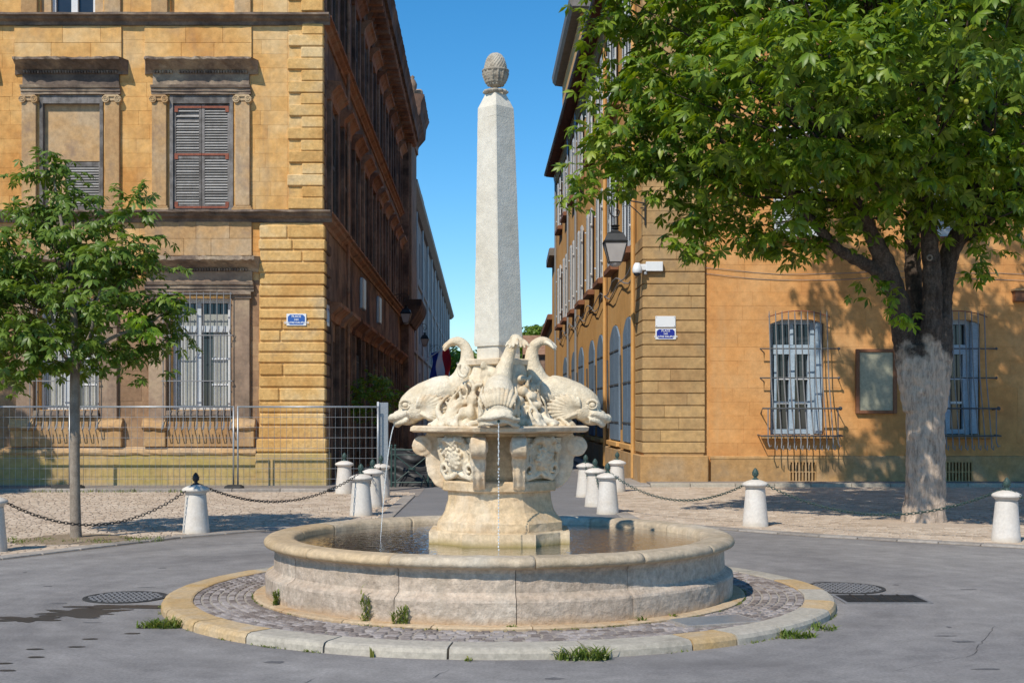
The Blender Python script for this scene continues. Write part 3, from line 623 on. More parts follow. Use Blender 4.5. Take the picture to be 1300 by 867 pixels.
for wi, c in enumerate(UW):
    l, r = U(c-72), U(c+72); zt = Z(78)
    P = lambda dx: U(c+dx)
    fm = MB(FL).mould(P(-72), P(72), [(0, zt-.32), (.06, zt-.32), (.10, zt-.24), (.24, zt-.15), (.36, zt-.08), (.42, zt-.06), (.42, zt-.005), (0, zt+.02)], .03 if wi < 2 else 0, .09, taper=-.35).build('window_cornice', M['ledge'], LB)
    d = MB(FL)
    k = 34
    for i in range(k):
        if wi == 0 and 6 < i < 9: continue
        uu = P(-58)+(P(58)-P(-58))*i/(k-1); d.box(uu-.02, uu+.02, .05, .13, zt-.31, zt-.25)
    d.build('dentil', M['ledge'], fm)['kind'] = 'stuff'
    MB(FL).box(P(-61), P(61), -.02, .07, Z(110.5), zt-.30).build('frieze', M['ledge'], LB)
    MB(FL).mould(P(-63), P(63), [(0, Z(121)), (.09, Z(121)), (.09, Z(117.6)), (.115, Z(117.4)), (.115, Z(113.6)), (.15, Z(113.2)), (.17, Z(110)), (0, Z(109.6))], .01).build('architrave', M['ledge'], LB)
    for s_ in (-1, 1):
        u0, u1 = sorted((P(s_*42.5), P(s_*63))); pc = MB(FL).box(u0+.02, u1-.02, -.02, .095, Z(262), Z(130.5), .01); pil = pc.build('pilaster', M['surround'], LB)
        cp = MB(FL); ionic_cap(cp, (u0+u1)/2, Z(129.5), u1-u0-.10, .02); cp.build('capital', M['rim_y'] if s_ > 0 else M['surround'], pil, fixn=True)
        bs = MB(FL).box(u0-.05, u1+.05, .0, .16, Z(268.5), Z(265.4), .01).box(u0-.02, u1+.02, .0, .13, Z(265.2), Z(262.6), .01); bs.build('pilaster_base', M['surround'], pil)
    wf = MB(FL)
    for s_ in (-1, 1): a, d_ = sorted((P(s_*36), P(s_*40.2))); wf.box(a, d_, -.30, .035, Z(268), Z(121.5))
    wf.box(P(-36), P(36), -.3, .034, Z(132), Z(121.6)); wf.build('window_frame', M['grey_wood'], LB)
    if wi == 1:   # blind window closed with masonry, a small shutter left at the foot
        MB(FL).box(P(-36), P(-10), -.25, -.10, Z(268), Z(132)).box(P(-10), P(36), -.25, -.10, Z(204), Z(132)).build('blind_panel', M['surround'], LB)
        s_ = slat_shutter(FL, P(-9), P(36), Z(268), Z(205), -.14, LB, M['grey_wood'], M['slat_wood'], split=False); s_['label'] = 'small shutter low in a walled-up window'
    else:
        for s_, (a, d_) in ((-1, (P(-36), P(-.3))), (1, (P(.3), P(36)))):
            sh = slat_shutter(FL, a, d_, Z(267), Z(133), -.06, LB, M['grey_wood'], M['slat_wood'], sub=wi == 0, missing=(17*2-2, 17*2-4) if (wi == 0 and s_ < 0) else ())
            for zz in (Z(136), Z(196), Z(263)):
                t = MB(FL).box(a+.05 if s_ < 0 else a, d_ if s_ < 0 else d_-.05, -.012, .0, zz-.03, zz+.02).box((a+.03) if s_ < 0 else d_-.11, (a+.11) if s_ < 0 else d_-.03, -.013, .001, zz-(.12 if zz > Z(250) else -.0), zz+(.12 if zz < Z(250) else .02))
                t.build('strap', M['rust'], sh)
    MB(FL).box(P(-38), P(38), -.40, -.32, Z(268), Z(132)).build('pane', M['dark'], LB)
# third-storey windows: only their feet show
for wi, c in enumerate(UW):
    a, d_ = U(c-40), U(c+40); f = MB(FL)
    if wi in (1,):
        for x0, x1 in ((c-28, c-24), (c-4, c+4), (c+24, c+28)): f.box(U(x0), U(x1), -.3, -.2, Z(18), Z(-118))
        f.box(U(c-28), U(c+28), -.3, -.21, Z(18), Z(14)); f.box(U(c-28), U(c+28), -.3, -.21, Z(-60), Z(-56)); wf = f.build('window', M['white_paint'], LB)
        MB(FL).box(U(c-28), U(c+28), -.32, -.29, Z(18), Z(-118)).build('pane', M['glass'], wf)
        MB(FL).box(a, U(c-28), -.33, -.1, Z(18), Z(-120)).box(U(c+28), d_, -.33, -.1, Z(18), Z(-120)).build('jamb', M['surround'], LB)
    else:
        MB(FL).box(a, d_, -.2, -.12, Z(18), Z(-120)).build('blind_panel', M['ochre'], LB)
    for s_ in (-1, 1):
        u0, u1 = sorted((U(c+s_*42.5), U(c+s_*63))); MB(FL).box(u0, u1, -.02, .08, Z(18), Z(-118), .01).build('pilaster', M['surround'], LB)
    MB(FL).mould(U(c-72), U(c+72), [(0, Z(-128)), (.1, Z(-130)), (.35, Z(-146)), (.35, Z(-150)), (0, Z(-150))]).build('window_cornice', M['ledge'], LB)
# ---- ground-floor windows behind iron grilles
barm = {}
for wi, c in enumerate(GW):
    P = lambda dx: U(c+dx)
    zt = Z(327)
    MB(FL).mould(P(-78), P(78), [(0, zt-.35), (.06, zt-.35), (.10, zt-.26), (.26, zt-.17), (.40, zt-.12), (.44, zt-.10), (.44, zt-.01), (0, zt+.02)], .028 if wi < 2 else 0, .09, taper=-.3).build('window_cornice', M['ledge'], LB)
    d = MB(FL)
    for i in range(36): uu = P(-60)+(P(60)-P(-60))*i/35; d.box(uu-.018, uu+.018, .05, .14, zt-.33, zt-.27)
    d.build('dentil', M['ledge'], LB)['kind'] = 'stuff'
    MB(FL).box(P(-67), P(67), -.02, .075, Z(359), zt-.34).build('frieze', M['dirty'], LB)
    MB(FL).mould(P(-69), P(69), [(0, Z(371)), (.09, Z(371)), (.09, Z(367)), (.12, Z(366.6)), (.12, Z(362.5)), (.16, Z(362)), (.18, Z(358.5)), (0, Z(358.2))], .01).build('architrave', M['ledge'], LB)
    for s_ in (-1, 1):
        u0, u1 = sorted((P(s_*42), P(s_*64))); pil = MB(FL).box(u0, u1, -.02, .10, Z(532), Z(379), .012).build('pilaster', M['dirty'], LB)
        MB(FL).mould(u0-.04, u1+.04, [(0, Z(379.5)), (.13, Z(379.5)), (.14, Z(376)), (.19, Z(374.5)), (.19, Z(371.3)), (0, Z(371.2))]).build('capital', M['ledge'], pil)
        u0, u1 = sorted((P(s_*42), P(s_*70)))
        MB(FL).box(u0+.0, u1-.0, -.02, .15, Z(567), Z(546.2), .015).build('pedestal_block', M['surround'], LB)
        MB(FL).mould(u0-.02, u1+.02, [(0, Z(546)), (.17, Z(546)), (.23, Z(543)), (.22, Z(540)), (.13, Z(533)), (.13, Z(531)), (0, Z(531))], .02, .1).build('pedestal_cap', M['surround'], LB)
    MB(FL).box(P(-41.8), P(41.8), -.02, .08, Z(567), Z(530), .012).build('apron', M['surround'], LB)
    MB(FL).mould(P(-41), P(41), [(0, Z(530)), (.15, Z(530)), (.18, Z(527)), (.16, Z(521)), (-.35, Z(520.5)), (-.35, Z(530))], .01).build('sill', M['ledge'], LB)
    wf = MB(FL)
    for s_ in (-1, 1): a, d_ = sorted((P(s_*33), P(s_*38.5))); wf.box(a, d_, -.32, -.22, Z(520), Z(378))
    wf.box(P(-38), P(38), -.319, -.221, Z(421), Z(413)); wf.box(P(-38), P(38), -.319, -.221, Z(520), Z(516)); wf.box(P(-38), P(38), -.319, -.221, Z(384), Z(378)); wf.box(P(-7), P(-1), -.32, -.2, Z(516), Z(384))
    wdw = wf.build('window', M['white_shutter'], LB)
    MB(FL).box(P(-34), P(34), -.345, -.33, Z(520), Z(378)).build('pane', M['glass'], wdw)
    # inner white shutters, one leaf ajar
    MB(FL).box(P(-33), P(-7), -.325, -.27, Z(516), Z(421)).build('inner_shutter', M['offwhite'], wdw)
    MB(FL).box(P(13), P(33), -.325, -.275, Z(516), Z(421)).build('inner_shutter', M['offwhite'], wdw)
    MB(FL).box(P(-33), P(33), -.327, -.29, Z(413), Z(398)).build('inner_shutter', M['offwhite'], wdw)
    fold = MB(FL)
    for k in range(7): fold.box(P(-31+k*3.6), P(-31+k*3.6)+.012, -.27, -.262, Z(514), Z(423))
    for k in range(5): fold.box(P(15+k*3.6), P(15+k*3.6)+.012, -.275, -.266, Z(514), Z(423))
    fold.build('shutter_groove', M['white_paint'], wdw)
    for zz in (Z(455), Z(488)): MB(FL).box(P(12), P(33), -.274, -.255, zz-.02, zz+.02).build('glazing_bar', M['white_paint'], wdw)
    # the basket grille: bars hook out at the foot
    gr = MB(FL)
    for zz in (Z(374), Z(426.5), Z(484)): gr.tube([(P(-46), .02, zz), (P(-46), .20, zz), (P(43), .20, zz), (P(43), .02, zz)], .014, 6)
    gr.tube([(P(-46), .15, Z(529)), (P(43), .15, Z(529))], .014, 6)
    g = gr.build('window_grille', M['iron_grey'], LB)
    if 'g' not in barm:
        mb = MB(Frame((0, 0, 0), (1, 0, 0), (0, -1, 0))); z0, z1 = Z(534), Z(372)
        mb.tube([(0, .20, z1), (0, .20, Z(534)), (0, .22, Z(537)), (0, .33, Z(546)), (.035, .345, Z(544)), (.045, .31, Z(536))], .013, 6)
        barm['g'] = mb.mesh('bar', M['iron_grey'])
        mb = MB(Frame((0, 0, 0), (1, 0, 0), (0, -1, 0))); mb.tube([(0, .20, Z(426)), (-.02, .24, Z(422)), (.02, .25, Z(417))], .010, 5); barm['h'] = mb.mesh('spike', M['iron_grey'])
    for k in range(11):
        o = bpy.data.objects.new('bar', barm['g']); col.objects.link(o); o.location = (P(-44+k*8.5), 30.5, 0); attach(o, g)
        o = bpy.data.objects.new('spike', barm['h']); col.objects.link(o); o.location = (P(-44+k*8.5), 30.5, 0); attach(o, g)
# ---- street side of the left building
hs_ = []
SW = [2.3+3.05*k for k in range(11)]
for s0 in SW:
    hs_.append((s0-.62, s0+.62, 6.6, 9.35)); hs_.append((s0-.6, s0+.6, 11.2, 13.6))
    hs_.append((s0-.75, s0+.75, .3, 3.6))
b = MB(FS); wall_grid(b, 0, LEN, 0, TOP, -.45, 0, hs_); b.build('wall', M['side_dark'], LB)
for i, s0 in enumerate(SW):
    for z0, z1, hw in ((6.6, 9.35, .62), (11.2, 13.6, .6)):
        for a, c in ((s0-hw, s0-.01), (s0+.01, s0+hw)): slat_shutter(FS, a, c, z0, z1, -.02, LB, M['dark_shutter'], M['dark_shutter'], sub=False)
        f = MB(FS)
        for s_ in (-1, 1): a, c = sorted((s0+s_*(hw+.02), s0+s_*(hw+.30))); f.box(a, c, .0, .10, z0-.12, z1+.1, .01)
        f.build('surround', M['side_dark'], LB)
        MB(FS).mould(s0-hw-.42, s0+hw+.42, [(0, z1+.10), (.10, z1+.10), (.13, z1+.28), (.26, z1+.42), (.34, z1+.46), (.34, z1+.54), (0, z1+.56)], .015).build('window_cornice', M['side_red'], LB)
    MB(FS).box(s0-.75, s0+.75, -.40, -.34, .3, 3.6).build('opening', M['dark'], LB)
    MB(FS).mould(s0-1.15, s0+1.15, [(0, 4.05), (.10, 4.05), (.14, 4.2), (.30, 4.34), (.36, 4.38), (.36, 4.47), (0, 4.5)], .015).build('door_cornice', M['side_red'], LB)
    for s_ in (-1, 1): a, c = sorted((s0+s_*.77, s0+s_*1.05)); MB(FS).box(a, c, .0, .12, .1, 4.02, .012).build('surround', M['side_dark'], LB)
    if i in (0, 1):   # faded red leaves folded back into the doorway
        for a in (s0-.70, s0+.35): MB(FS).box(a, a+.32, -.33, -.22, .35, 3.55, .01).build('door_leaf', M['red_door'], LB)
    elif i > 1:
        g = MB(FS)
        for k in range(7): g.tube([(s0-.66+k*.22, .04, .6), (s0-.66+k*.22, .04, 3.5)], .014, 5)
        for zz in (.8, 2.0, 3.3): g.tube([(s0-.74, .04, zz), (s0+.74, .04, zz)], .016, 5)
        g.build('window_grille', M['iron_dark'], LB)
for k, s0 in enumerate((6.6, 12.6)):     # two grey boards standing off the wall above the doors
    o = MB(FS).add([(s0, .25, 4.9-.1*k), (s0+.1, .25, 4.9-.1*k), (s0+.1, .62, 5.75), (s0, .62, 5.75), (s0, .30, 4.9-.1*k), (s0+.1, .30, 4.9-.1*k), (s0+.1, .67, 5.75), (s0, .67, 5.75)], [(0, 1, 2, 3), (7, 6, 5, 4), (0, 4, 5, 1), (3, 2, 6, 7), (0, 3, 7, 4), (1, 5, 6, 2)])
    o = MB(FS).box(s0, s0+.9, .3, .42, 4.75, 5.65, .03).build('wall_board', M['zinc'], LB)
# main cornice with modillions
pr = [(0, 14.1), (.12, 14.1), (.15, 14.45), (.30, 14.6), (.34, 14.85), (.78, 14.95), (.82, 15.25), (.92, 15.45), (0, 15.5)]
MB(FS).mould(-.9, LEN-3.5, pr, .015).build('cornice', M['side_dark'], LB)
MB(FL).mould(X0, CX+1.0, pr).build('cornice', M['ledge'], LB)
md = [fbox_item(FS, s0, s0+.16, .16, .70, 14.55, 14.90, .03, M['side_red']) for s0 in np.arange(.3, LEN-4, .62)]
pieces('modillion', md, LB)
# end pavilion with pale pilaster, balcony and carved top
MB(FS).box(LEN-5.2, LEN, -.3, .38, 0, 15.9, .02).build('end_pavilion', M['side_dark'], LB)
MB(FS).box(LEN-4.9, LEN-.1, .30, .5, 7.0, 14.9, .03).build('pavilion_pilaster', M['dirty'], LB)
MB(FS).mould(LEN-5.8, LEN+.2, [(0, 14.9), (.5, 14.9), (.6, 15.4), (.95, 15.8), (1.0, 16.3), (1.15, 16.7), (0, 16.8)], .02).build('pavilion_cornice', M['side_dark'], LB)
b = MB(FS); b.mould(LEN-5.6, LEN+.2, [(0, 5.9), (.5, 6.0), (.9, 6.6), (1.0, 6.9), (1.0, 7.1), (0, 7.1)], .02); b.build('balcony', M['side_dark'], LB)
b = MB(FS); c_ = FS
b.lathe([(0, 0), (.2, 0), (.2, .12), (.09, .2), (.2, .42), (.22, .6), (.13, .8), (.07, .86), (.11, .95), (0, 1.05)], 12, (LEN-5.0, .55, 16.75)); b.build('urn', M['dirty'], LB, smooth=True)
MB(FS).box(LEN-4.6, LEN-.2, .2, 1.0, 16.75, 17.2, .05).box(LEN-3.2, LEN-1.4, .25, .95, 17.2, 17.6, .1).build('roof_block', M['dirty'], LB)
for s0 in (4.9,): MB(FS).tube([(s0, .16, .1), (s0, .16, 14.1)], .05, 8).build('downpipe', M['side_red'], LB)
# ---- grey building farther down the street
GB = thing('grey_building', 'long shaded grey building far down the street behind the dark one', 'building', (-5.4, 68, 0))
Fg = Frame((CX-.0249*LEN, 30.5+LEN, 0), SD, (1, .0249, 0)); GL = 95; GT = 13.4
hg = []
for k in range(24):
    s0 = 2.2+3.9*k
    for z0, z1 in ((1.2, 4.2), (6.0, 8.6), (10.0, 12.2)): hg.append((s0-.7, s0+.7, z0, z1))
b = MB(Fg); wall_grid(b, 0, GL, 0, GT, -.4, .02, hg); b.build('wall', M['grey_wall'], GB)
MB(Fg).box(0, GL, -9, -.5, 0, GT-.1).build('rear_block', M['dark'], GB)
for k in range(24):
    s0 = 2.2+3.9*k
    for z0, z1 in ((1.2, 4.2), (6.0, 8.6), (10.0, 12.2)):
        w_ = MB(Fg).box(s0-.7, s0-.02, -.1, .0, z0, z1).box(s0+.02, s0+.7, -.1, .0, z0, z1).build('window', M['iron_dark'] if k % 3 else M['dark_shutter'], GB)
for zz, pj in ((5.2, .16), (9.4, .12)): MB(Fg).mould(0, GL, [(0, zz-.15), (pj, zz-.1), (pj, zz+.08), (0, zz+.12)]).build('belt_course', M['grey_wall'], GB)
MB(Fg).mould(0, GL, [(0, GT-.1), (.2, GT-.1), (.5, GT+.15), (.55, GT+.35), (-9, GT+1.6), (-9, GT)]).build('roof', M['eave_edge'], GB)
for k in range(12): MB(Fg).tube([(.15+k*7.8, .12, 0), (.15+k*7.8, .12, GT)], .07, 6).build('downpipe', M['zinc'], GB)
MB(Fg).box(22, 25.5, -1.6, -.2, GT+.3, GT+3.3, .05).box(29, 30.5, -1.2, -.2, GT+.3, GT+2.2, .05).build('chimney', M['white_paint'], GB)
# ================================================================ RIGHT BUILDING
RC = 3.21; YR = 31.9
RB = thing('ochre_building', 'ochre building with banded corner, pale shutters up the street side and grilled windows', 'building', (RC, YR, 0))
FR = Frame((0, YR, 0), (1, 0, 0), (0, -1, 0)); FT = Frame((RC, YR, 0), SD, (-1, -.0249, 0))
V = lambda px: PX(px, YR); ZR = lambda py: PZ(py, YR)
WX = [1013, 1212, 1411, 1610]; XE = 20.0; HT = 14.2; QE = V(895)
hr = []
for c in WX:
    hr.append((V(c-34), V(c+34), ZR(552), ZR(403))); hr.append((V(c-30), V(c+30), ZR(300), ZR(160))); hr.append((V(c-30), V(c+30), 10.9, 13.0))
hv = [(V(c-10), V(c+23), ZR(611), ZR(586)) for c in WX]
b = MB(FR); wall_grid(b, RC+.02, XE, 0, HT, -.5, -.108, hr+hv); b.build('wall', M['rstone'], RB)
MB(FR).box(RC+.6, XE, -4, -3.8, 0, HT).build('inner_wall', M['dark'], RB)
items = ashlar(FR, V(902), XE, ZR(580), HT, .335, .80, hr, -.13, -.10, M['rstone'], gap=.003, ch=.002)
pieces('stone_block', items, RB, 300)
items = [fbox_item(FR, a+.003, c-.003, -.2, -.03, -.02, ZR(581), .01, M['rplinth']) for a, c in zip([V(902), V(1003), V(1100), V(1164), V(1198), V(1280)], [V(985), V(1003)+0*1, V(1164), V(1198), V(1280), XE]) if False]
b = MB(FR); wall_grid(b, V(903), XE, -.02, ZR(581), -.25, -.05, hv); b.build('plinth', M['rplinth'], RB)
MB(FR).mould(V(902), XE, [(-.11, ZR(582.5)), (-.04, ZR(582.5)), (-.045, ZR(580)), (-.11, ZR(578.5))]).build('plinth_cap', M['rplinth'], RB)
# banded corner
ys = [299+k*15.42 for k in range(19)]; ys = [y for y in ys if y < 573]+[575.5]
qi = []
for k, (a, c) in enumerate(zip(ys, ys[1:])):
    z1, z0 = ZR(a)-.012, ZR(c)+.012; cuts = [rnd.uniform(.2, .8)] if rnd.random() < .5 else []
    xs = [RC]+[RC+(QE-RC)*q for q in cuts]+[QE]
    for p, q in zip(xs, xs[1:]):
        if q-p > .12: qi.append(fbox_item(FR, p+.0012, q-.0012, -.3, 0, z0, z1, .010, M['rquoin']))
    qi.append(fbox_item(FT, .012, 1.6, -.3, .0, z0, z1, .012, M['rquoin']))
y = 299; k = 0
while y > -120:
    qi.append(fbox_item(FR, RC, QE-(.0 if k % 2 else .0), -.3, .0, ZR(y)+.003, ZR(y-15.4)-.003, .004, M['rquoin'])); y -= 15.42; k += 1
pieces('quoin_stone', qi, RB)
MB(FR).box(RC+.03, QE-.03, -.4, -.03, 0, HT).build('quoin_core', M['rquoin'], RB)
MB(FR).box(RC-.06, QE+.08, -.3, .06, -.02, ZR(578), .02).build('plinth', M['rplinth'], RB); MB(FT).box(.07, 36.8, -.3, .055, -.02, ZR(578)-.003, .02).build('plinth', M['rplinth'], RB)
def arch_fill(mb, fr, u0, u1, zs, zt, n0, n1, k=10):
    """masonry between a segmental arch and the square head of an opening"""
    uc, hw = (u0+u1)/2, (u1-u0)/2; vs = []
    for i in range(k+1):
        t = -1+2*i/k; z = zs+(zt-zs)*math.sqrt(max(0, 1-t*t*.999)) if False else zs+(zt-zs)*(1-t*t)
        for n in (n0, n1): vs += [(uc+hw*t, n, z), (uc+hw*t, n, zt+.001)]
    fs = []
    for i in range(k):
        a, b_ = i*4, i*4+4
        fs += [(a+2, b_+2, b_+3, a+3), (a, a+1, b_+1, b_), (a, b_, b_+2, a+2)]
    mb.add(vs, fs)
bm_ = {}
for wi, c in enumerate(WX):
    P = lambda dx: V(c+dx)
    fl = MB(FR); arch_fill(fl, FR, P(-34), P(34), ZR(411), ZR(403), -.5, -.102); fl.build('arch_head', M['rstone'], RB, fixn=True)
    fr_ = MB(FR)
    fr_.box(P(-34), P(-29), -.42, -.30, ZR(552), ZR(404)); fr_.box(P(19), P(24), -.42, -.30, ZR(552), ZR(404)); fr_.box(P(-29), P(19), -.42, -.30, ZR(411), ZR(404))
    fr_.box(P(-29), P(19), -.42, -.29, ZR(449), ZR(437)); fr_.box(P(-29), P(19), -.42, -.30, ZR(551), ZR(545)); fr_.box(P(-8), P(-1), -.42, -.28, ZR(545), ZR(449)); fr_.box(P(-7), P(-3), -.42, -.28, ZR(437), ZR(411))
    for s_ in ((-27, -24), (16, 19)): fr_.box(P(s_[0]), P(s_[1]), -.42, -.31, ZR(545), ZR(449))
    wdw = fr_.build('window', M['pale_blue'], RB)
    gb = MB(FR)
    for zz in (ZR(480), ZR(511)): gb.box(P(-24), P(-8), -.42, -.32, zz-.03, zz+.03).box(P(-1), P(16), -.42, -.32, zz-.03, zz+.03)
    gb.build('glazing_bar', M['white_paint'], wdw)
    MB(FR).box(P(-30), P(20), -.45, -.425, ZR(551), ZR(404)).build('pane', M['glass'], wdw)
    # inner shutter folded against the right reveal
    sh = MB(FR).box(P(24.5), P(33), -.33, -.16, ZR(551), ZR(408), .01).build('shutter', M['pale_blue'], RB)
    sl = MB(FR)
    for i in range(22): zz = ZR(432)+(ZR(411)-ZR(432))*i/22; sl.box(P(25), P(32), -.16, -.15, zz, zz+.012)
    sl.build('slats', M['pale_blue'], sh)
    MB(FR).box(P(-46), P(48), -.1, .12, ZR(557), ZR(552.5), .015).build('sill', M['rplinth'], RB)
    g = MB(FR)
    for zz, x0, x1 in ((ZR(443), -50, 50), (ZR(480), -50, 50)): g.tube([(P(x0+8), -.1, zz-.09), (P(x0), .15, zz), (P(x1), .15, zz), (P(x1+2), -.1, zz-.0)], .016, 6).ball((P(x1), .15, zz), .035, 8, 6)
    g.tube([(P(-46), -.1, ZR(525)), (P(-48), .30, ZR(518.5)), (P(50), .30, ZR(518.5)), (P(50), -.1, ZR(520))], .02, 6).ball((P(50), .30, ZR(518.5)), .05, 8, 6)
    g.tube([(P(-50), -.1, ZR(552)), (P(-50), .31, ZR(553)), (P(53), .31, ZR(553)), (P(53), -.1, ZR(552))], .02, 6)
    gg = g.build('window_grille', M['iron_dark'], RB)
    # arched top rail
    MB(FR).tube([(P(-39+78*i/10), .13, ZR(403)+.15*(1-((i-5)/5)**2)) for i in range(11)], .014, 6).build('rail', M['rust'], gg)
    if 'b' not in bm_:
        L = Frame((0, 0, 0), (1, 0, 0), (0, -1, 0))
        bm_['b'] = MB(L).tube([(-.04, .15, ZR(395)), (-.04, .15, ZR(400)), (0, .17, ZR(480)), (.04, .24, ZR(518)), (.07, .30, ZR(552)), (.08, .31, ZR(561)), (.06, .36, ZR(568)), (.10, .38, ZR(571)), (.12, .35, ZR(565))], [.004, .015, .015, .015, .015, .015, .015, .014, .010], 6).mesh('bar', M['iron_grey'])
        bm_['s'] = MB(L).tube([(0, .30, ZR(518)), (0, .31, ZR(561)), (.03, .36, ZR(567)), (.07, .37, ZR(565))], .015, 6).mesh('bar', M['iron_grey'])
    for k in range(10):
        o = bpy.data.objects.new('bar', bm_['b']); col.objects.link(o); o.location = (P(-36+k*8.1), YR, 0); attach(o, gg)
    for dx in (-41, -47+94):
        o = bpy.data.objects.new('bar', bm_['s']); col.objects.link(o); o.location = (P(dx), YR, 0); attach(o, gg)
    v = MB(FR)
    x0, x1 = P(-10), P(23); v.box(x0, x1, -.24, -.22, ZR(611), ZR(586)).build('vent_back', M['dark'], RB)
    v = MB(FR)
    for k in range(9): uu = x0+(x1-x0)*k/8; v.box(uu-.02, uu+.02, -.21, -.04, ZR(611), ZR(586))
    for zz in (ZR(611), ZR(599), ZR(586)): v.box(x0, x1, -.2, -.045, zz-.015, zz+.015)
    v.build('cellar_vent', M['rplinth'] if wi == 0 else M['rquoin'], RB)
    for z0, z1 in ((ZR(300), ZR(160)), (10.9, 13.0)):
        for a, d_ in ((P(-30), P(-.3)), (P(.3), P(30))): slat_shutter(FR, a, d_, z0, z1, -.12, RB, M['white_shutter'], M['white_shutter'], sub=False)
        MB(FR).box(P(-34), P(34), -.11, .03, z0-.12, z0-.005, .01).build('sill', M['brown_frame'], RB)
for k, (z_, a_) in enumerate(((5.35, 0), (5.2, 1.1))):
    MB(FR).tube([(QE+.02+i*.6, -.085+.01*math.sin(i*2), z_-.12*math.sin(min(1, i/7)*math.pi)-.012*i+.01*math.sin(i*1.7+a_)) for i in range(26)], .007, 4).build('cable', M['iron_grey'], RB)
t = thing('wall_box', 'small brown wooden box fixed to the ochre wall at the right edge', 'box', (V(1300), YR+.1, ZR(376)))
MB(FR).box(V(1287), V(1313), -.10, .10, ZR(383), ZR(370), .01).build('case', M['brown_frame'], t); MB(FR).box(V(1285), V(1315), -.10, .15, ZR(369.8), ZR(367), .006).build('lid', M['rplinth'], t)
# street side
DY = math.hypot(1, .0249)
side = [(2.1, 4.5), (5.5, 8.2), (10.3, 12.5), (13.7, 15.9), (18.5, 20.9), (22.4, 24.9), (27.8, 30.6)]
hq = []
for a, c in side: hq.append((a, c, .95, 4.4))
b = MB(FT); wall_grid(b, .03, 36.8, 0, HT, -.45, -.05, hq); b.build('wall', M['plaster'], RB)
MB(FT).box(.5, 36.8, -3.0, -2.9, 0, HT).build('inner_wall', M['dark'], RB)
MB(FR).box(RC+.5, XE, -36.5, -.6, HT+.3, HT+.34).build('flat_roof', M['tile'], RB)
for i, (a, c) in enumerate(side):
    mid = (a+c)/2; zt = 4.4
    fl = MB(FT); arch_fill(fl, FT, a, c, zt-.45, zt, -.45, -.046); fl.build('arch_head', M['plaster'], RB, fixn=True)
    for s_, (p, q) in ((-1, (a+.04, mid-.03)), (1, (mid+.03, c-.04))):
        vs = []; k = 8     # arched board leaf
        for n in (-.06, -.005):
            vs += [(p, n, .98)]+[(p+(q-p)*j/k, n, zt-.45+.42*(1-((p+(q-p)*j/k-mid)/((c-a)/2))**2)) for j in range(k+1)]+[(q, n, .98)]
        m_ = k+3; fs = [tuple(range(m_)), tuple(range(2*m_-1, m_-1, -1))]+[(j, m_+j, m_+(j+1) % m_, (j+1) % m_) for j in range(m_)]
        lf = MB(FT).add(vs, fs).build('shutter', M['blue_shutter'], RB, fixn=True)
        st = MB(FT)
        for zz in (1.5, 2.6, 3.6): st.box(p+.02, q-.02, .0, .012, zz-.025, zz+.025)
        st.build('strap', M['iron_dark'], lf)
    MB(FT).tube([(c+.12, .02, 1.3), (c+.12, .05, 3.4)], .03, 5).build('shutter_catch', M['iron_dark'], RB)
    MB(FT).box(a-.1, c+.1, -.05, .09, .80, .94, .015).build('sill', M['plaster'], RB)
ups = [(1.9, 3.9), (5.9, 8.0), (9.9, 12.0), (13.9, 16.0), (18.2, 20.4), (22.6, 24.8), (27.2, 29.6), (31.6, 34.0)]
for i, (a, c) in enumerate(ups):
    for z0, z1 in ((6.15, 9.0), (10.95, 13.3)):
        hw = (c-a)/2; o1 = z0 > 8 or i % 2
        MB(FT).box(a+hw*.42, c-hw*.42, -.06, -.035, z0, z1).build('pane', M['glass'], RB)
        wf = MB(FT).box(a+hw*.38, a+hw*.46, -.06, .0, z0, z1).box(c-hw*.46, c-hw*.38, -.06, .0, z0, z1).box(a+hw*.38, c-hw*.38, -.06, -.002, z1-.08, z1).box((a+c)/2-.03, (a+c)/2+.03, -.06, -.003, z0, z1).build('window', M['white_paint'], RB)
        for p, q, nn in ((a, a+hw*.55, .03), (c-hw*.55, c, .03)): slat_shutter(FT, p, q, z0, z1, nn, RB, M['white_shutter'], M['white_shutter'], sub=False)
        for p in (a-.06, c+.06): MB(FT).tube([(p, .06, z0+.5), (p, .12, z0+.5)], .03, 5).tube([(p, .06, z1-.6), (p, .12, z1-.6)], .03, 5).build('shutter_catch', M['white_paint'], RB)
        MB(FT).box(a+.0, c-.0, -.05, .20, z0-.22, z0-.03, .02).build('sill', M['brown_frame'], RB)
for s0 in (1.62, 9.2, 21.6, 26.3, 35.9): MB(FT).tube([(s0, .05, .1), (s0, .05, HT)], .055, 8).build('downpipe', M['plaster'] if s0 < 20 else M['zinc'], RB)
for zz, st in ((5.55, 0), (5.35, 1.5)): MB(FT).tube([(s, .06+.02*math.sin(s*2.1), zz+.14*math.sin(s*1.3+st)) for s in np.arange(1.8, 34, .8)], .018, 5).build('cable', M['iron_grey'], RB)
pr = [(0, HT-.35), (.08, HT-.35), (.12, HT-.02), (.62, HT+.02), (.66, HT+.06), (.66, HT+.20), (.60, HT+.24), (-1, HT+.9), (-1, HT)]
MB(FT).mould(-.6, 36.8, [(.12, HT-.02), (.50, HT+.02), (.50, HT+.06), (-.3, HT+.06)], 0).build('eave_soffit', M['eave'], RB)
MB(FT).mould(-.66, 36.9, [(-.3, HT+.062), (.56, HT+.062), (.60, HT+.12), (.58, HT+.24), (-6, HT+1.9), (-6, HT+1.7)]).build('roof', M['eave_edge'], RB)
MB(FT).mould(0, 36.8, [(-.045, HT-.5), (.0, HT-.5), (.06, HT-.3), (.10, HT-.02), (-.045, HT-.02)]).build('eave_moulding', M['plaster'], RB)
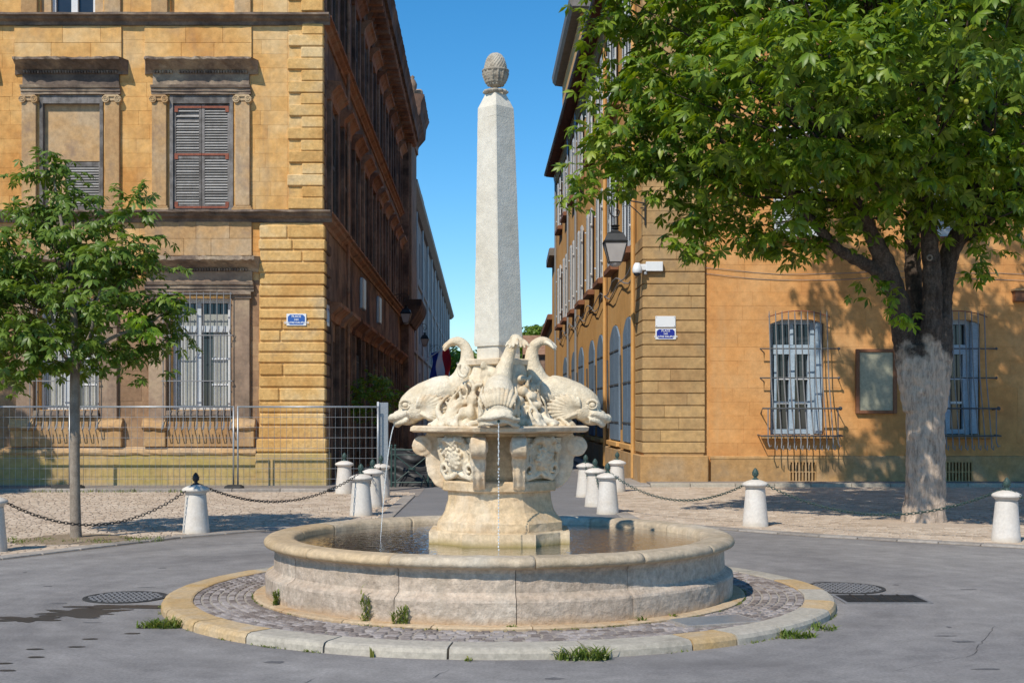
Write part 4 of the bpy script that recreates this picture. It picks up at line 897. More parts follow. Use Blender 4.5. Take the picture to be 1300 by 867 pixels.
MB(FR).mould(RC-.5, XE, [(-.2, HT+.06), (.62, HT+.06), (.66, HT+.2), (-6, HT+1.85), (-6, HT+1.7)]).build('roof', M['tile'], RB)
# raised attic block
Z1a, Z1b = 20.1, 31.6
MB(FT).box(Z1a, Z1b, -5, -.04, HT+.2, 17.75).build('attic', M['plaster'], RB)
MB(FT).mould(Z1a-.6, Z1b+.3, [(-.1, 17.75), (.3, 17.8), (.42, 17.95), (.46, 18.2), (-6, 18.9), (-6, 17.75)]).build('attic_eave', M['eave_edge'], RB)
MB(FT).box(Z1a-.7, Z1a-.003, -5, .35, 17.8, 18.15, .03).build('attic_eave', M['eave_edge'], RB)
MB(FT).tube([(Z1a-.1, -.3, HT), (Z1a-.1, -.3, 17.8)], .06, 8).build('downpipe', M['zinc'], RB)
# ---- small things fixed to the right building
nb = thing('notice_board', 'brown framed empty grey-green notice board on the wall left of the big trunk', 'notice board', (V(1112), YR+.1, ZR(485)))
x0, x1, z0, z1 = V(1087), V(1139), ZR(525), ZR(443)
f = MB(FR)
for q in ((x0, x0+.09, z0, z1), (x1-.09, x1, z0, z1), (x0+.09, x1-.09, z0, z0+.08), (x0+.09, x1-.09, z1-.08, z1)): f.box(q[0], q[1], -.10, .0, q[2], q[3], .01)
f.build('frame', M['brown_frame'], nb); MB(FR).box(x0+.085, x1-.085, -.10, -.045, z0+.075, z1-.075).build('panel', M['board'], nb)
def text(s, size, loc, parent, m, rot=(math.pi/2, 0, 0), sx=1.0):
    cu = bpy.data.curves.new('lettering', 'FONT'); cu.body = s; cu.size = size; cu.align_x = 'CENTER'; cu.align_y = 'CENTER'; cu.extrude = .001; cu.offset = size*.018; cu.materials.append(m)
    o = bpy.data.objects.new('lettering', cu); col.objects.link(o); o.location = loc; o.rotation_euler = rot; o.scale = (sx, 1, 1)
    dg = bpy.context.evaluated_depsgraph_get(); dg.update(); me = bpy.data.meshes.new_from_object(o.evaluated_get(dg)); bpy.data.objects.remove(o)
    o = bpy.data.objects.new('lettering', me); col.objects.link(o); o.location = loc; o.rotation_euler = rot; o.scale = (sx, 1, 1); attach(o, parent); return o
def octo(x0, x1, z0, z1, c): return [(x0+c, z0), (x1-c, z0), (x1, z0+c), (x1, z1-c), (x1-c, z1), (x0+c, z1), (x0, z1-c), (x0, z0+c)]
def street_sign(label, x0, x1, z0, z1, y, m, off, dn=0):
    t = thing('street_sign', label, 'street sign', ((x0+x1)/2, y, z0))
    MB().box(x0, x1, y-.02, y, z0, z1, .006).build('plate', M['white_sign'], t)
    e = .022; pg = octo(x0+e*1.4, x1-e*1.4, z0+e, z1-e, .05)
    MB().add([(a, y-.022, b_) for a, b_ in pg]+[(a, y-.019, b_) for a, b_ in pg], [tuple(range(8)), tuple(range(15, 7, -1))]+[(i, 8+i, 8+(i+1) % 8, (i+1) % 8) for i in range(8)]).build('blue_field', m, t, fixn=True)
    h = z1-z0; xc = (x0+x1)/2
    for s_, k, sz, xs in (('PLACE', .77, .24, 1.15), ('DES', .50, .20, 1.1), ('QUATRE DAUPHINS', .25, .235, 1.0)): text(s_, h*sz, (xc, y-.0245, z0+h*k), t, M['white_sign'], sx=xs)
    return t
street_sign('blue street name plate on the banded left corner pier', U(365), U(390), Z(414), Z(399), 30.5-.118, M['blue_sign'], 0)
street_sign('navy street name plate under a blank white plate on the right corner', V(832), V(858), ZR(431), ZR(417), YR-.003, M['navy_sign'], 0)
t = thing('blank_plate', 'blank pale plate above the navy street name plate', 'plate', (V(845), YR, ZR(416)))
MB().box(V(832), V(857.5), YR-.03, YR-.002, ZR(415.5), ZR(401.5), .006).build('plate', M['white_sign'], t)
b = MB()
for a in (833.5, 856): 
    for zz in (403, 414): b.ball((V(a), YR-.03, ZR(zz)), .012, 6, 4)
b.build('screw', M['zinc'], t)
t = thing('wall_plaque', 'small white plaque round the dark corner of the left building', 'plaque', tuple(FS(.45, .12, 4.0)))
MB(FS).box(.3, .75, .105, .125, 3.85, 4.35, .005).build('plate', M['white_sign'], t); MB(FS).box(.36, .69, .1255, .128, 3.93, 4.27).build('blue_field', M['blue_sign'], t)
# security camera and its box
t = thing('security_camera', 'white box and dome security camera on the right corner below the lantern', 'security camera', (V(820), YR, ZR(340)))
MB().box(V(819.5), V(841), YR-.12, YR-.001, ZR(345), ZR(333), .01).build('box', M['white_sign'], t)
MB().box(V(811), V(820), YR-.10, YR-.03, ZR(344), ZR(336), .02).build('arm', M['white_sign'], t)
b = MB(); b.lathe([(0, .15), (.06, .15), (.10, .08), (.12, .0), (.12, -.08), (.10, -.10)], 16, (V(808), YR-.2, ZR(343))); b.build('housing', M['white_sign'], t, smooth=True)
MB().ball((V(808), YR-.2, ZR(343)-.1), (.09, .09, .08), 14, 8).build('dome', M['glass'], t, smooth=True)
MB().lathe([(.035, 0), (.05, -.06), (.03, -.08), (0, -.08)], 10, (V(819), YR-.07, ZR(345.5))).build('sensor', M['zinc'], t)
# ---- lanterns
def lantern(label, p, side=1, ang=0, sc_=1.0):
    """p = where the bracket meets the wall; the arm reaches out along -x (side 1) or +x"""
    t = thing('wall_lantern', label, 'lantern', p, 'iron wall lanterns', ang)
    X, Y_, Z_ = 0, 0, 0; s_ = -side
    loc = lambda mb: mb
    def B(name, mb, m, par=t, smooth=False):
        o = bpy.data.objects.new(name, mb.mesh(name, m, smooth, True)); col.objects.link(o); o.parent = par; return o
    br = MB()
    br.tube([(0, 0, -.42), (0, 0, .35)], .022, 6)
    br.tube([(0, 0, .12), (s_*.35, 0, .18), (s_*.62, 0, .22), (s_*.80, 0, .18), (s_*.89, 0, .03), (s_*.86, 0, -.14), (s_*.76, 0, -.22), (s_*.66, 0, -.18), (s_*.63, 0, -.08), (s_*.68, 0, -.02), (s_*.73, 0, -.05)], .018, 6)
    br.tube([(0, 0, -.28), (s_*.2, 0, -.08), (s_*.42, 0, .12), (s_*.48, 0, .17)], .013, 6)
    br.tube([(s_*.46, 0, .16), (s_*.42, 0, .06), (s_*.47, 0, .03), (s_*.50, 0, .07)], .011, 5)
    br.tube([(0, 0, .0), (s_*.1, 0, .01), (s_*.12, 0, .0)], .014, 5)
    B('bracket', br, M['iron'])
    cx = s_*.74
    B('hanger', MB().tube([(cx, 0, -.22), (cx, 0, -.52)], .010, 6), M['iron'])
    rf = MB(); 
    for (h0, z0), (h1, z1) in zip(((.05, -.50), (.08, -.56), (.20, -.64), (.27, -.80), (.30, -.83)), ((.08, -.56), (.20, -.64), (.27, -.80), (.30, -.83), (.28, -.86))):
        rf.add([(cx+a*h0, b_*h0, z0) for a, b_ in ((-1, -1), (1, -1), (1, 1), (-1, 1))]+[(cx+a*h1, b_*h1, z1) for a, b_ in ((-1, -1), (1, -1), (1, 1), (-1, 1))], [(i, (i+1) % 4, 4+(i+1) % 4, 4+i) for i in range(4)])
    B('lamp_roof', rf, M['iron']); B('crown', MB().lathe([(.03, 0), (.11, .02), (.07, .05), (.12, .10), (.05, .09), (0, .12)], 12, (cx, 0, -.52)), M['iron'])
    ft = MB(); top, bot, zt, zb = .275, .15, -.86, -1.33
    for a, b_ in ((-1, -1), (1, -1), (1, 1), (-1, 1)): ft.tube([(cx+a*top, b_*top, zt), (cx+a*bot, b_*bot, zb)], .014, 4)
    for h, z in ((top, zt), (bot, zb)):
        q = [(cx+a*h, b_*h, z) for a, b_ in ((-1, -1), (1, -1), (1, 1), (-1, 1), (-1, -1))]; ft.tube(q, .015, 4)
    B('lamp_frame', ft, M['iron'])
    for i, ((a, b_), (c, d)) in enumerate(zip(((-1, -1), (1, -1), (1, 1), (-1, 1)), ((1, -1), (1, 1), (-1, 1), (-1, -1)))):
        e = .985; B('pane', MB().add([(cx+a*top*e, b_*top*e, zt), (cx+c*top*e, d*top*e, zt), (cx+c*bot*e, d*bot*e, zb), (cx+a*bot*e, b_*bot*e, zb), (cx+a*top*.96, b_*top*.96, zt), (cx+c*top*.96, d*top*.96, zt), (cx+c*bot*.94, d*bot*.94, zb), (cx+a*bot*.94, b_*bot*.94, zb)], [(0, 1, 2, 3), (7, 6, 5, 4), (0, 4, 5, 1), (1, 5, 6, 2), (2, 6, 7, 3), (3, 7, 4, 0)]), M['frosted'])
    B('bulb_bowl', MB().lathe([(bot, 0), (bot*.9, -.06), (bot*.5, -.10), (0, -.11)], 12, (cx, 0, zb)), M['frosted'], smooth=True)
    t.scale = (sc_,)*3
    return t
lantern('large iron lantern on a scrolled bracket at the right corner', (V(819), YR-.03, ZR(266)+.02))
for k, (s0, lab) in enumerate(((23.5, 'nearest of the three dark lanterns on the shaded street side'), (42.0, 'middle of the three dark lanterns on the shaded street side'), (65.0, 'farthest of the three dark lanterns on the shaded street side'))):
    p = FS(s0, .1, 6.55); lantern(lab, tuple(p), -1, .0, .78)
# flag
p = FS(56.0, .1, 5.2)
t = thing('flag', 'french flag hanging from the far grey building', 'flag', tuple(p))
o = MB(FS).tube([(56, .0, 5.2), (56, 1.9, 6.4)], .04, 6).build('pole', M['white_paint'], t)
for k, m_ in enumerate(('fl_blue', 'fl_white', 'fl_red')):
    vs = []
    for i in range(9):
        for j in range(4):
            s_ = (j+3*k)/9; vs.append((56+.12*math.sin(i*.9+s_*7), 1.75-1.25*(1-s_)+.10*math.sin(i*.7+s_*5), 6.25-.9*(1-s_)*.6-i*.26))
    MB(FS).add(vs, [(i*4+j, i*4+j+1, i*4+j+5, i*4+j+4) for i in range(8) for j in range(3)]).build('flag_stripe', M[m_], t, smooth=True)
# buildings closing the street on the right
t = thing('low_building', 'low ochre house at the end of the right side behind the dolphin tail', 'building', (3.2, 75, 0))
MB().box(2.30, 9, 74, 90, 0, 7.0).build('wall', M['plaster'], t); MB().box(2.0, 9.2, 73.6, 90.4, 7.0, 7.35, .05).build('roof', M['tile'], t); MB().box(2.6, 4.0, 76, 77, 7.3, 10.3, .05).build('chimney', M['plaster'], t)
MB().mould(0, 6, [(0, 0), (.1, 0), (.1, .1)]).mesh if False else None
t = thing('tall_rear_building', 'ochre building with dark eave just past the attic block', 'building', (2.3, 69, 0))
MB().box(2.28, 9, 68.6, 73.9, 0, 10.0).build('wall', M['plaster'], t); MB().box(1.95, 9.3, 68.4, 74, 10.0, 10.45, .05).build('roof', M['eave_edge'], t)
t = thing('dark_gate_building', 'dark gateway building closing the street right of the obelisk', 'building', (2.6, 120, 0))
MB().box(1.4, 8, 118, 126, 0, 7.0).build('wall', M['side_dark'], t); MB().add([(1.0, 117.6, 7.0), (8.4, 117.6, 7.0), (8.4, 122, 9.0), (1.0, 122, 9.0), (1, 126.4, 7.0), (8.4, 126.4, 7.0)], [(0, 1, 2, 3), (3, 2, 5, 4), (0, 3, 4), (1, 5, 2), (0, 4, 5, 1)]).build('roof', M['tile'], t)
MB().box(2.0, 3.4, 117.9, 118, 0, 5.6).build('door', M['dark'], t)
# ================================================================ FOUNTAIN
DC = 12.6; FX = -.12
FO = thing('fountain', 'round stone fountain with carved dolphins and a tall obelisk topped by a pine cone', 'fountain', (FX, DC, 0))
def plan(hw, c):     # square set on its corner with the corners cut
    return [(-hw, -c), (hw, -c), (c, -hw), (c, hw), (hw, c), (-hw, c), (-c, hw), (-c, -hw)]
CEN = (FX, DC)
def ang_pt(a, r): return (FX+r*math.sin(a), DC-r*math.cos(a))       # a = 0 faces the camera, positive to the right
def arc_block(mb, prof, a0, a1, step=R_(2), rough=0, gap=.004, seed=0, closed=True):
    """a block of a ring: the profile (r, z) swept from a0 to a1, roughened"""
    n = max(2, int(abs(a1-a0)/step)); vs = []; m = len(prof)
    for j in range(n+1):
        a = a0+(a1-a0)*j/n
        e = gap/2.2
        aa = a+(e if j == 0 else -e if j == n else 0)
        for i, (r, z) in enumerate(prof):
            x, y = ang_pt(aa, r)
            if rough:
                d = noise.fractal(Vector((x*7+seed, y*7, z*9)), 1, 2, 4)*rough; r2 = r+d*(1 if i not in (0, m-1) else 0)
                if j in (0, n): r2 -= .004
                x, y = ang_pt(aa, r2); z = z+(noise.noise(Vector((x*11, y*11, seed)))*rough*.4 if 0 < i < m-1 else 0)
            vs.append((x, y, z))
    fs = [(j*m+i, (j+1)*m+i, (j+1)*m+(i+1) % m, j*m+(i+1) % m) for j in range(n) for i in range(m if closed else m-1)]
    if closed: fs += [tuple(range(m)), tuple(n*m+i for i in range(m-1, -1, -1))]
    mb.add(vs, fs)
# --- the round island: kerb stones, setts
isl = thing('round_kerb_island', 'low round cobbled island ringed with white and yellow kerb stones round the basin', 'traffic island', (FX, DC, 0))
KR = 3.17
ks = [-38, -24, -6.3, 12, 28, 36, 46, 58, 66, 76, 90, 104, 118, 134, 150, 166, 182, 198, 214, 228, 240, 252, 266, 280, 294, 308, 322]
yel = {28, 66, 90, 240, 252, 266, 280, 294, 308}
for a, c in zip(ks, ks[1:]):
    mb = MB(); k_ = M['kerb_y'] if a in yel else M['kerb']
    arc_block(mb, [(KR-.28, -.02), (KR-.28, .078), (KR-.265, .085), (KR-.05, .083), (KR-.015, .072), (KR, .045), (KR+.005, -.02)], R_(a), R_(c), R_(1.5), .006, .006, a)
    mb.build('kerb_stone', k_, isl, smooth=False, fixn=True)
MB().lathe([(2.1, .068), (KR-.27, .068)], 96, (FX, DC, 0)).build('joint_bed', M['bed'], isl)
st = []
r = 2.345
while r < KR-.345:
    row = .078; circ = 2*math.pi*(r+row/2); a = rnd.random()*.1; end = a+2*math.pi
    while a < end-.04:
        L = rnd.uniform(.085, .13); da = L/(r+row/2)
        if a+da > end: break
        x, y = ang_pt(a+da/2, r+row/2); th = a+da/2
        cover = (R_(33) < th < R_(62) and r < 2.80) and False
        st.append(((x, y, .052+rnd.uniform(-.003, .004)), (L-.014, row-.012, .05), th, .013, M['sett'], -y)); a += da
    r += row
def in_cover(p): return abs((p[0]-1.66)*.93+(p[1]-10.72)*.36) < .36 and abs(-(p[0]-1.66)*.36+(p[1]-10.72)*.93) < .22
st = [s for s in st if not in_cover(s[0])]
pieces('sett', sorted([(s[0], s[1], s[2], s[3], s[4], -s[0][1]) for s in st], key=lambda t: t[0][1]), isl, 300)
# --- basin
sect = [-180+k*20 for k in range(19)]
for k, (a, c) in enumerate(zip(sect, sect[1:])):
    mb = MB(); arc_block(mb, [(2.1, .04), (2.34, .04), (2.345, .085), (2.32, .095), (2.1, .10)], R_(a+7), R_(c+7), R_(2), .004, .004, k); mb.build('footing_stone', M['footing'], FO, fixn=True)
wallj = [-180, -152, -124, -100, -83, -56, -22, 4, 30, 62, 90, 122, 150, 180]
def dense(prof, step=.03):
    out = []
    for (r0, z0), (r1, z1) in zip(prof, prof[1:]):
        k = max(1, int(math.hypot(r1-r0, z1-z0)/step))
        out += [(r0+(r1-r0)*i/k, z0+(z1-z0)*i/k) for i in range(k)]
    return out+[prof[-1]]
wp = [(2.235, .05), (2.235, .275), (2.225, .295), (2.17, .325), (2.155, .345), (2.15, .50), (2.165, .525), (2.19, .54)]
for k, (a, c) in enumerate(zip(wallj, wallj[1:])):
    mb = MB(); sm = a in (-100,)
    arc_block(mb, [(1.98, .05)]+dense(wp)+[(1.98, .54)], R_(a), R_(c), R_(.9), .003 if sm else .007, .003, k*3.1)
    mb.build('wall_block', M['rim_y'] if sm else M['basin'], FO, fixn=True)
rimj = [-180, -150, -118, -97, -72, -47, -23, 8, 33, 57, 88, 118, 150, 180]
rp = [(1.95, .535), (1.955, .60), (1.975, .622), (2.02, .632), (2.16, .635), (2.21, .628), (2.24, .605), (2.25, .58), (2.24, .556), (2.20, .54)]
for k, (a, c) in enumerate(zip(rimj, rimj[1:])):
    mb = MB(); sm = a in (-97, -72, -47, -118)
    arc_block(mb, dense(rp, .02), R_(a), R_(c), R_(.9), .003 if sm else .011 if a in (-23, 8) else .006, .003, k*1.7)
    mb.build('rim_stone', M['rim_y'] if sm else M['rim'], FO, smooth=True, fixn=True)
MB().lathe([(1.99, .05), (1.965, .30), (1.96, .56)], 90, (FX, DC, 0)).build('inner_wall', M['basin'], FO, smooth=True)
mb = MB(); mb.lathe([(0, .44), (.5, .44), (1.0, .43), (1.5, .42), (1.99, .40)], 60, (FX, DC, 0)); mb.build('basin_floor', M['bed_floor'], FO, smooth=True)
wt = MB().lathe([(0, .555), (.6, .555), (1.2, .555), (1.962, .555)], 72, (FX, DC, 0)).build('water', M['water'], smooth=True); setting(wt)
# --- pedestal
def stack(levels, rough=.008, sub=5, seed=0, mb=None):
    """plan outlines lofted level over level, edges subdivided and worn"""
    mb = mb or MB(); rings = []; lv = []
    for (z0, h0, c0), (z1, h1, c1) in zip(levels, levels[1:]):
        k = max(1, int(abs(z1-z0)/.035)); lv += [(z0+(z1-z0)*i/k, h0+(h1-h0)*i/k, c0+(c1-c0)*i/k) for i in range(k)]
    lv.append(levels[-1]); vs = []; n = 8*sub
    for z, hw, c in lv:
        pl = plan(hw, c)
        for i in range(8):
            (xa, ya), (xb, yb) = pl[i], pl[(i+1) % 8]
            for j in range(sub):
                t = j/sub; x, y = xa+(xb-xa)*t, ya+(yb-ya)*t; L = math.hypot(x, y)+1e-6
                d = noise.fractal(Vector((x*6+seed, y*6, z*7)), 1, 2, 4)*rough-(.008 if j == 0 else 0)
                vs.append((FX+x*(1+d/L), DC+y*(1+d/L), z))
    m = len(lv)
    fs = [(r*n+i, r*n+(i+1) % n, (r+1)*n+(i+1) % n, (r+1)*n+i) for r in range(m-1) for i in range(n)]+[tuple(range(n-1, -1, -1)), tuple((m-1)*n+i for i in range(n))]
    return mb.add(vs, fs)
stack([(.40, .30, .62), (.665, .30, .62), (.68, .29, .61)], .006).build('plinth', M['pedestal'], FO, fixn=True)
stack([(.42, .375, .70), (.655, .375, .70), (.67, .365, .69)], .010, seed=3).build('plinth_step', M['pedestal'], FO, fixn=True) if False else None
mb = MB()
for a in range(4):     # blocks standing proud under each cut corner
    th = a*math.pi/2; ca, sa = math.cos(th), math.sin(th)
    q = [(x*ca-y*sa+FX, x*sa+y*ca+DC) for x, y in ((-.34, -.665), (.34, -.665), (.34, -.4), (-.34, -.4))]
    mb = MB().prism(q, .40, .672); mb.build('plinth_block', M['pedestal'], FO)
stack([(.68, .28, .60), (.76, .28, .595), (.79, .27, .565), (.86, .245, .52), (.96, .23, .495), (1.05, .225, .49)], .012, seed=5).build('pedestal_foot', M['foot'], FO, fixn=True, smooth=False)
stack([(1.05, .235, .53), (1.06, .24, .545), (1.135, .24, .545), (1.15, .235, .53)], .010, seed=8).build('pedestal_band', M['foot'], FO, fixn=True)
stack([(1.15, .21, .47), (1.22, .215, .475), (1.35, .24, .48), (1.48, .27, .485), (1.57, .29, .49)], .012, seed=9).build('pedestal_body', M['pedestal'], FO, fixn=True)
stack([(1.57, .21, .66), (1.60, .20, .70)], .004, seed=12).build('slab_moulding', M['pedestal'], FO, fixn=True)
stack([(1.605, .21, .82), (1.62, .215, .85), (1.655, .215, .86), (1.67, .21, .83)], .022, seed=14).build('slab', M['cream'], FO, fixn=True)
# corner consoles ending in volutes
def console(th, s_off=0, hw=.135):
    mb = MB(); ca, sa = math.cos(th), math.sin(th)
    def w_(f, s, z): s += s_off; f -= .03*(s_off != 0); return (FX+f*ca-s*sa, DC+f*sa+s*ca, z)
    path = [(.52, 1.10, .05), (.57, 1.14, .065), (.625, 1.22, .07), (.645, 1.30, .07), (.635, 1.38, .075), (.62, 1.46, .085), (.66, 1.52, .08), (.72, 1.535, .07)]
    vs = []; n = len(path)
    for i, (f, z, r) in enumerate(path):
        p0, p1 = path[max(i-1, 0)], path[min(i+1, n-1)]; t = Vector((p1[0]-p0[0], p1[1]-p0[1])).normalized(); nn = Vector((t.y, -t.x))
        for s, o_ in ((-hw, r), (-hw*.6, r*.75), (0, r*1.05), (hw*.6, r*.75), (hw, r), (hw, -r*1.6), (-hw, -r*1.6)):
            vs.append(w_(f+nn.x*o_, s, z+nn.y*o_))
    m = 7; fs = [(i*m+j, i*m+(j+1) % m, (i+1)*m+(j+1) % m, (i+1)*m+j) for i in range(n-1) for j in range(m)]+[tuple(range(m-1, -1, -1)), tuple((n-1)*m+j for j in range(m))]
    mb.add(vs, fs)
    k = 18; c = (.745, 1.475); R0 = .098
    for (s0, s1, rr) in ((-hw-.015, hw+.015, R0), (-hw-.03, hw+.03, R0*.45)):
        vs = [w_(c[0]+rr*math.cos(2*math.pi*i/k), s, c[1]+rr*math.sin(2*math.pi*i/k)) for s in (s0, s1) for i in range(k)]
        mb.add(vs, [tuple(range(k-1, -1, -1)), tuple(range(k, 2*k))]+[(i, (i+1) % k, k+(i+1) % k, k+i) for i in range(k)])
    # acanthus drop under the volute
    for j in range(5):
        s = (-.10+.05*j)*hw/.135; mb.tube([w_(.70, s, 1.40), w_(.675, s*1.1, 1.33), w_(.655, s*.9, 1.22), w_(.60, s*.6, 1.13)], [.03, .032, .026, .012], 6)
    return remesh(mb, 'scroll_console', M['cream'], FO, .012, .006, 12, 2, th+s_off)
for a in range(3): console(a*math.pi/2)
for s_ in (-1, 1): console(-math.pi/2, s_*.185, .055)
# carved cartouches on the four faces
def relief(th, seed):
    mb = MB(); ca, sa = math.cos(th), math.sin(th); rg = random.Random(seed)
    def w_(s, d, z):   # s along the face, d out from it
        ap = .485+(z-1.15)*.17+d
        return (FX+ap*ca-s*sa, DC+ap*sa+s*ca, z)
    Rm = Matrix.Rotation(th, 3, 'Z')
    mb.ball(w_(0, .025, 1.385), (.075, .125, .135), 16, 12, Rm)
    for i in range(26):
        a = i*2.4; r = .022*math.sqrt(i); mb.ball(w_(r*math.cos(a), .085-.3*r*r, 1.385+r*1.05*math.sin(a)), .020, 7, 5)
    n = 22     # frame of the oval
    mb.tube([w_(.145*math.cos(2*math.pi*i/n), .03, 1.385+.165*math.sin(2*math.pi*i/n)) for i in range(n+1)], .022, 7)
    for s_ in (-1, 1):
        def sp(cs, cz, r0, t0, turns, rad, dirn=1):
            k = 22; pts = []
            for i in range(k):
                t = i/(k-1); q = t0+dirn*s_*turns*2*math.pi*t; r = r0*(1-.78*t); pts.append(w_(cs*s_+r*math.cos(q), .035+.03*t, cz+r*math.sin(q)))
            mb.tube(pts, [rad*(1-.45*i/(k-1)) for i in range(k)], 7)
        sp(.165, 1.26, .085, math.pi/2, 1.6, .026); sp(.085, 1.53, .06, -math.pi/2, 1.1, .024, -1); sp(.20, 1.45, .05, 0, 1.2, .02)
        mb.tube([w_(.16*s_, .03, 1.50), w_(.22*s_, .04, 1.42), w_(.205*s_, .04, 1.33), w_(.235*s_, .03, 1.24), w_(.17*s_, .04, 1.175), w_(.06*s_, .045, 1.20), w_(0, .05, 1.235)], [.02, .03, .028, .032, .03, .026, .02], 7)
        mb.tube([w_(.02*s_, .07, 1.50), w_(.07*s_, .085, 1.545), w_(.13*s_, .06, 1.53), w_(.15*s_, .04, 1.47)], [.03, .034, .03, .015], 8)
    mb.ball(w_(0, .06, 1.535), (.05, .07, .035), 10, 8, Rm)
    for z in (1.19, 1.58):   # backing so the shapes hold together
        pass
    vs = [w_(s, d, z) for d in (-.04, .018) for s, z in ((-.24, 1.17), (.24, 1.17), (.27, 1.56), (-.27, 1.56))]
    mb.add(vs, [(0, 1, 2, 3), (7, 6, 5, 4), (0, 4, 5, 1), (1, 5, 6, 2), (2, 6, 7, 3), (3, 7, 4, 0)])
    return remesh(mb, 'carved_cartouche', M['cream2'], FO, .007, .003, 18, 1, seed)
for k in range(4): relief(math.pi/4+k*math.pi/2, k)
# niche shell on the front and right cut corners is the console itself; small shell boss below the front spout
# --- rockwork with reeds
def rocks():
    mb = MB(); rg = random.Random(11)
    mb.v, mb.f = [], []
    stack([(1.64, .2, .50), (1.80, .18, .42), (2.0, .14, .33), (2.2, .12, .27), (2.28, .12, .25)], .05, seed=21, mb=mb)
    for k in range(190):
        f = math.pi/4+rg.choice(range(4))*math.pi/2+rg.gauss(0, .30); r0 = rg.uniform(.36, .60); lim = .80/(abs(math.cos(f))+abs(math.sin(f)))*1.28; r0 = min(r0*1.2, lim*.86)
        hgt = rg.uniform(.14, .52)*(1.25-.8*(r0/.7)); lean = rg.uniform(.10, .26); sw = rg.uniform(-.25, .25)
        pts = []
        for i in range(7):
            t = i/6; r = r0-lean*t-.04*math.sin(t*5+k); a = f+sw*t*.5+.10*math.sin(t*4+k); pts.append((FX+r*math.cos(a), DC+r*math.sin(a), 1.66+hgt*1.25*t))
        w0 = rg.uniform(.018, .034); mb.tube(pts, [w0*(1.2-.75*(i/6)) for i in range(7)], 6)
    for k in range(46):
        f = math.pi/4+rg.choice(range(4))*math.pi/2+rg.gauss(0, .33); t = rg.random(); r = .60-.34*t+rg.uniform(-.04, .03)
        mb.ball((FX+r*math.cos(f), DC+r*math.sin(f), 1.69+.5*t), (rg.uniform(.04, .09), rg.uniform(.04, .08), rg.uniform(.04, .08)), 9, 7)
    for k in range(22):     # curling weed
        f = math.pi/4+rg.choice(range(4))*math.pi/2+rg.gauss(0, .3); r = rg.uniform(.32, .48); z = rg.uniform(1.85, 2.2); q0 = rg.random()*6
        mb.tube([(FX+(r+.02)*math.cos(f)-(.09-.008*i)*math.sin(f)*math.cos(q0+i*.7), DC+(r+.02)*math.sin(f)+(.09-.008*i)*math.cos(f)*math.cos(q0+i*.7), z+(.09-.008*i)*math.sin(q0+i*.7)) for i in range(9)], [.024-.0015*i for i in range(9)], 6)
    return remesh(mb, 'rockwork', M['cream2'], FO, .0105, .006, 16, 1, 3)
rocks()
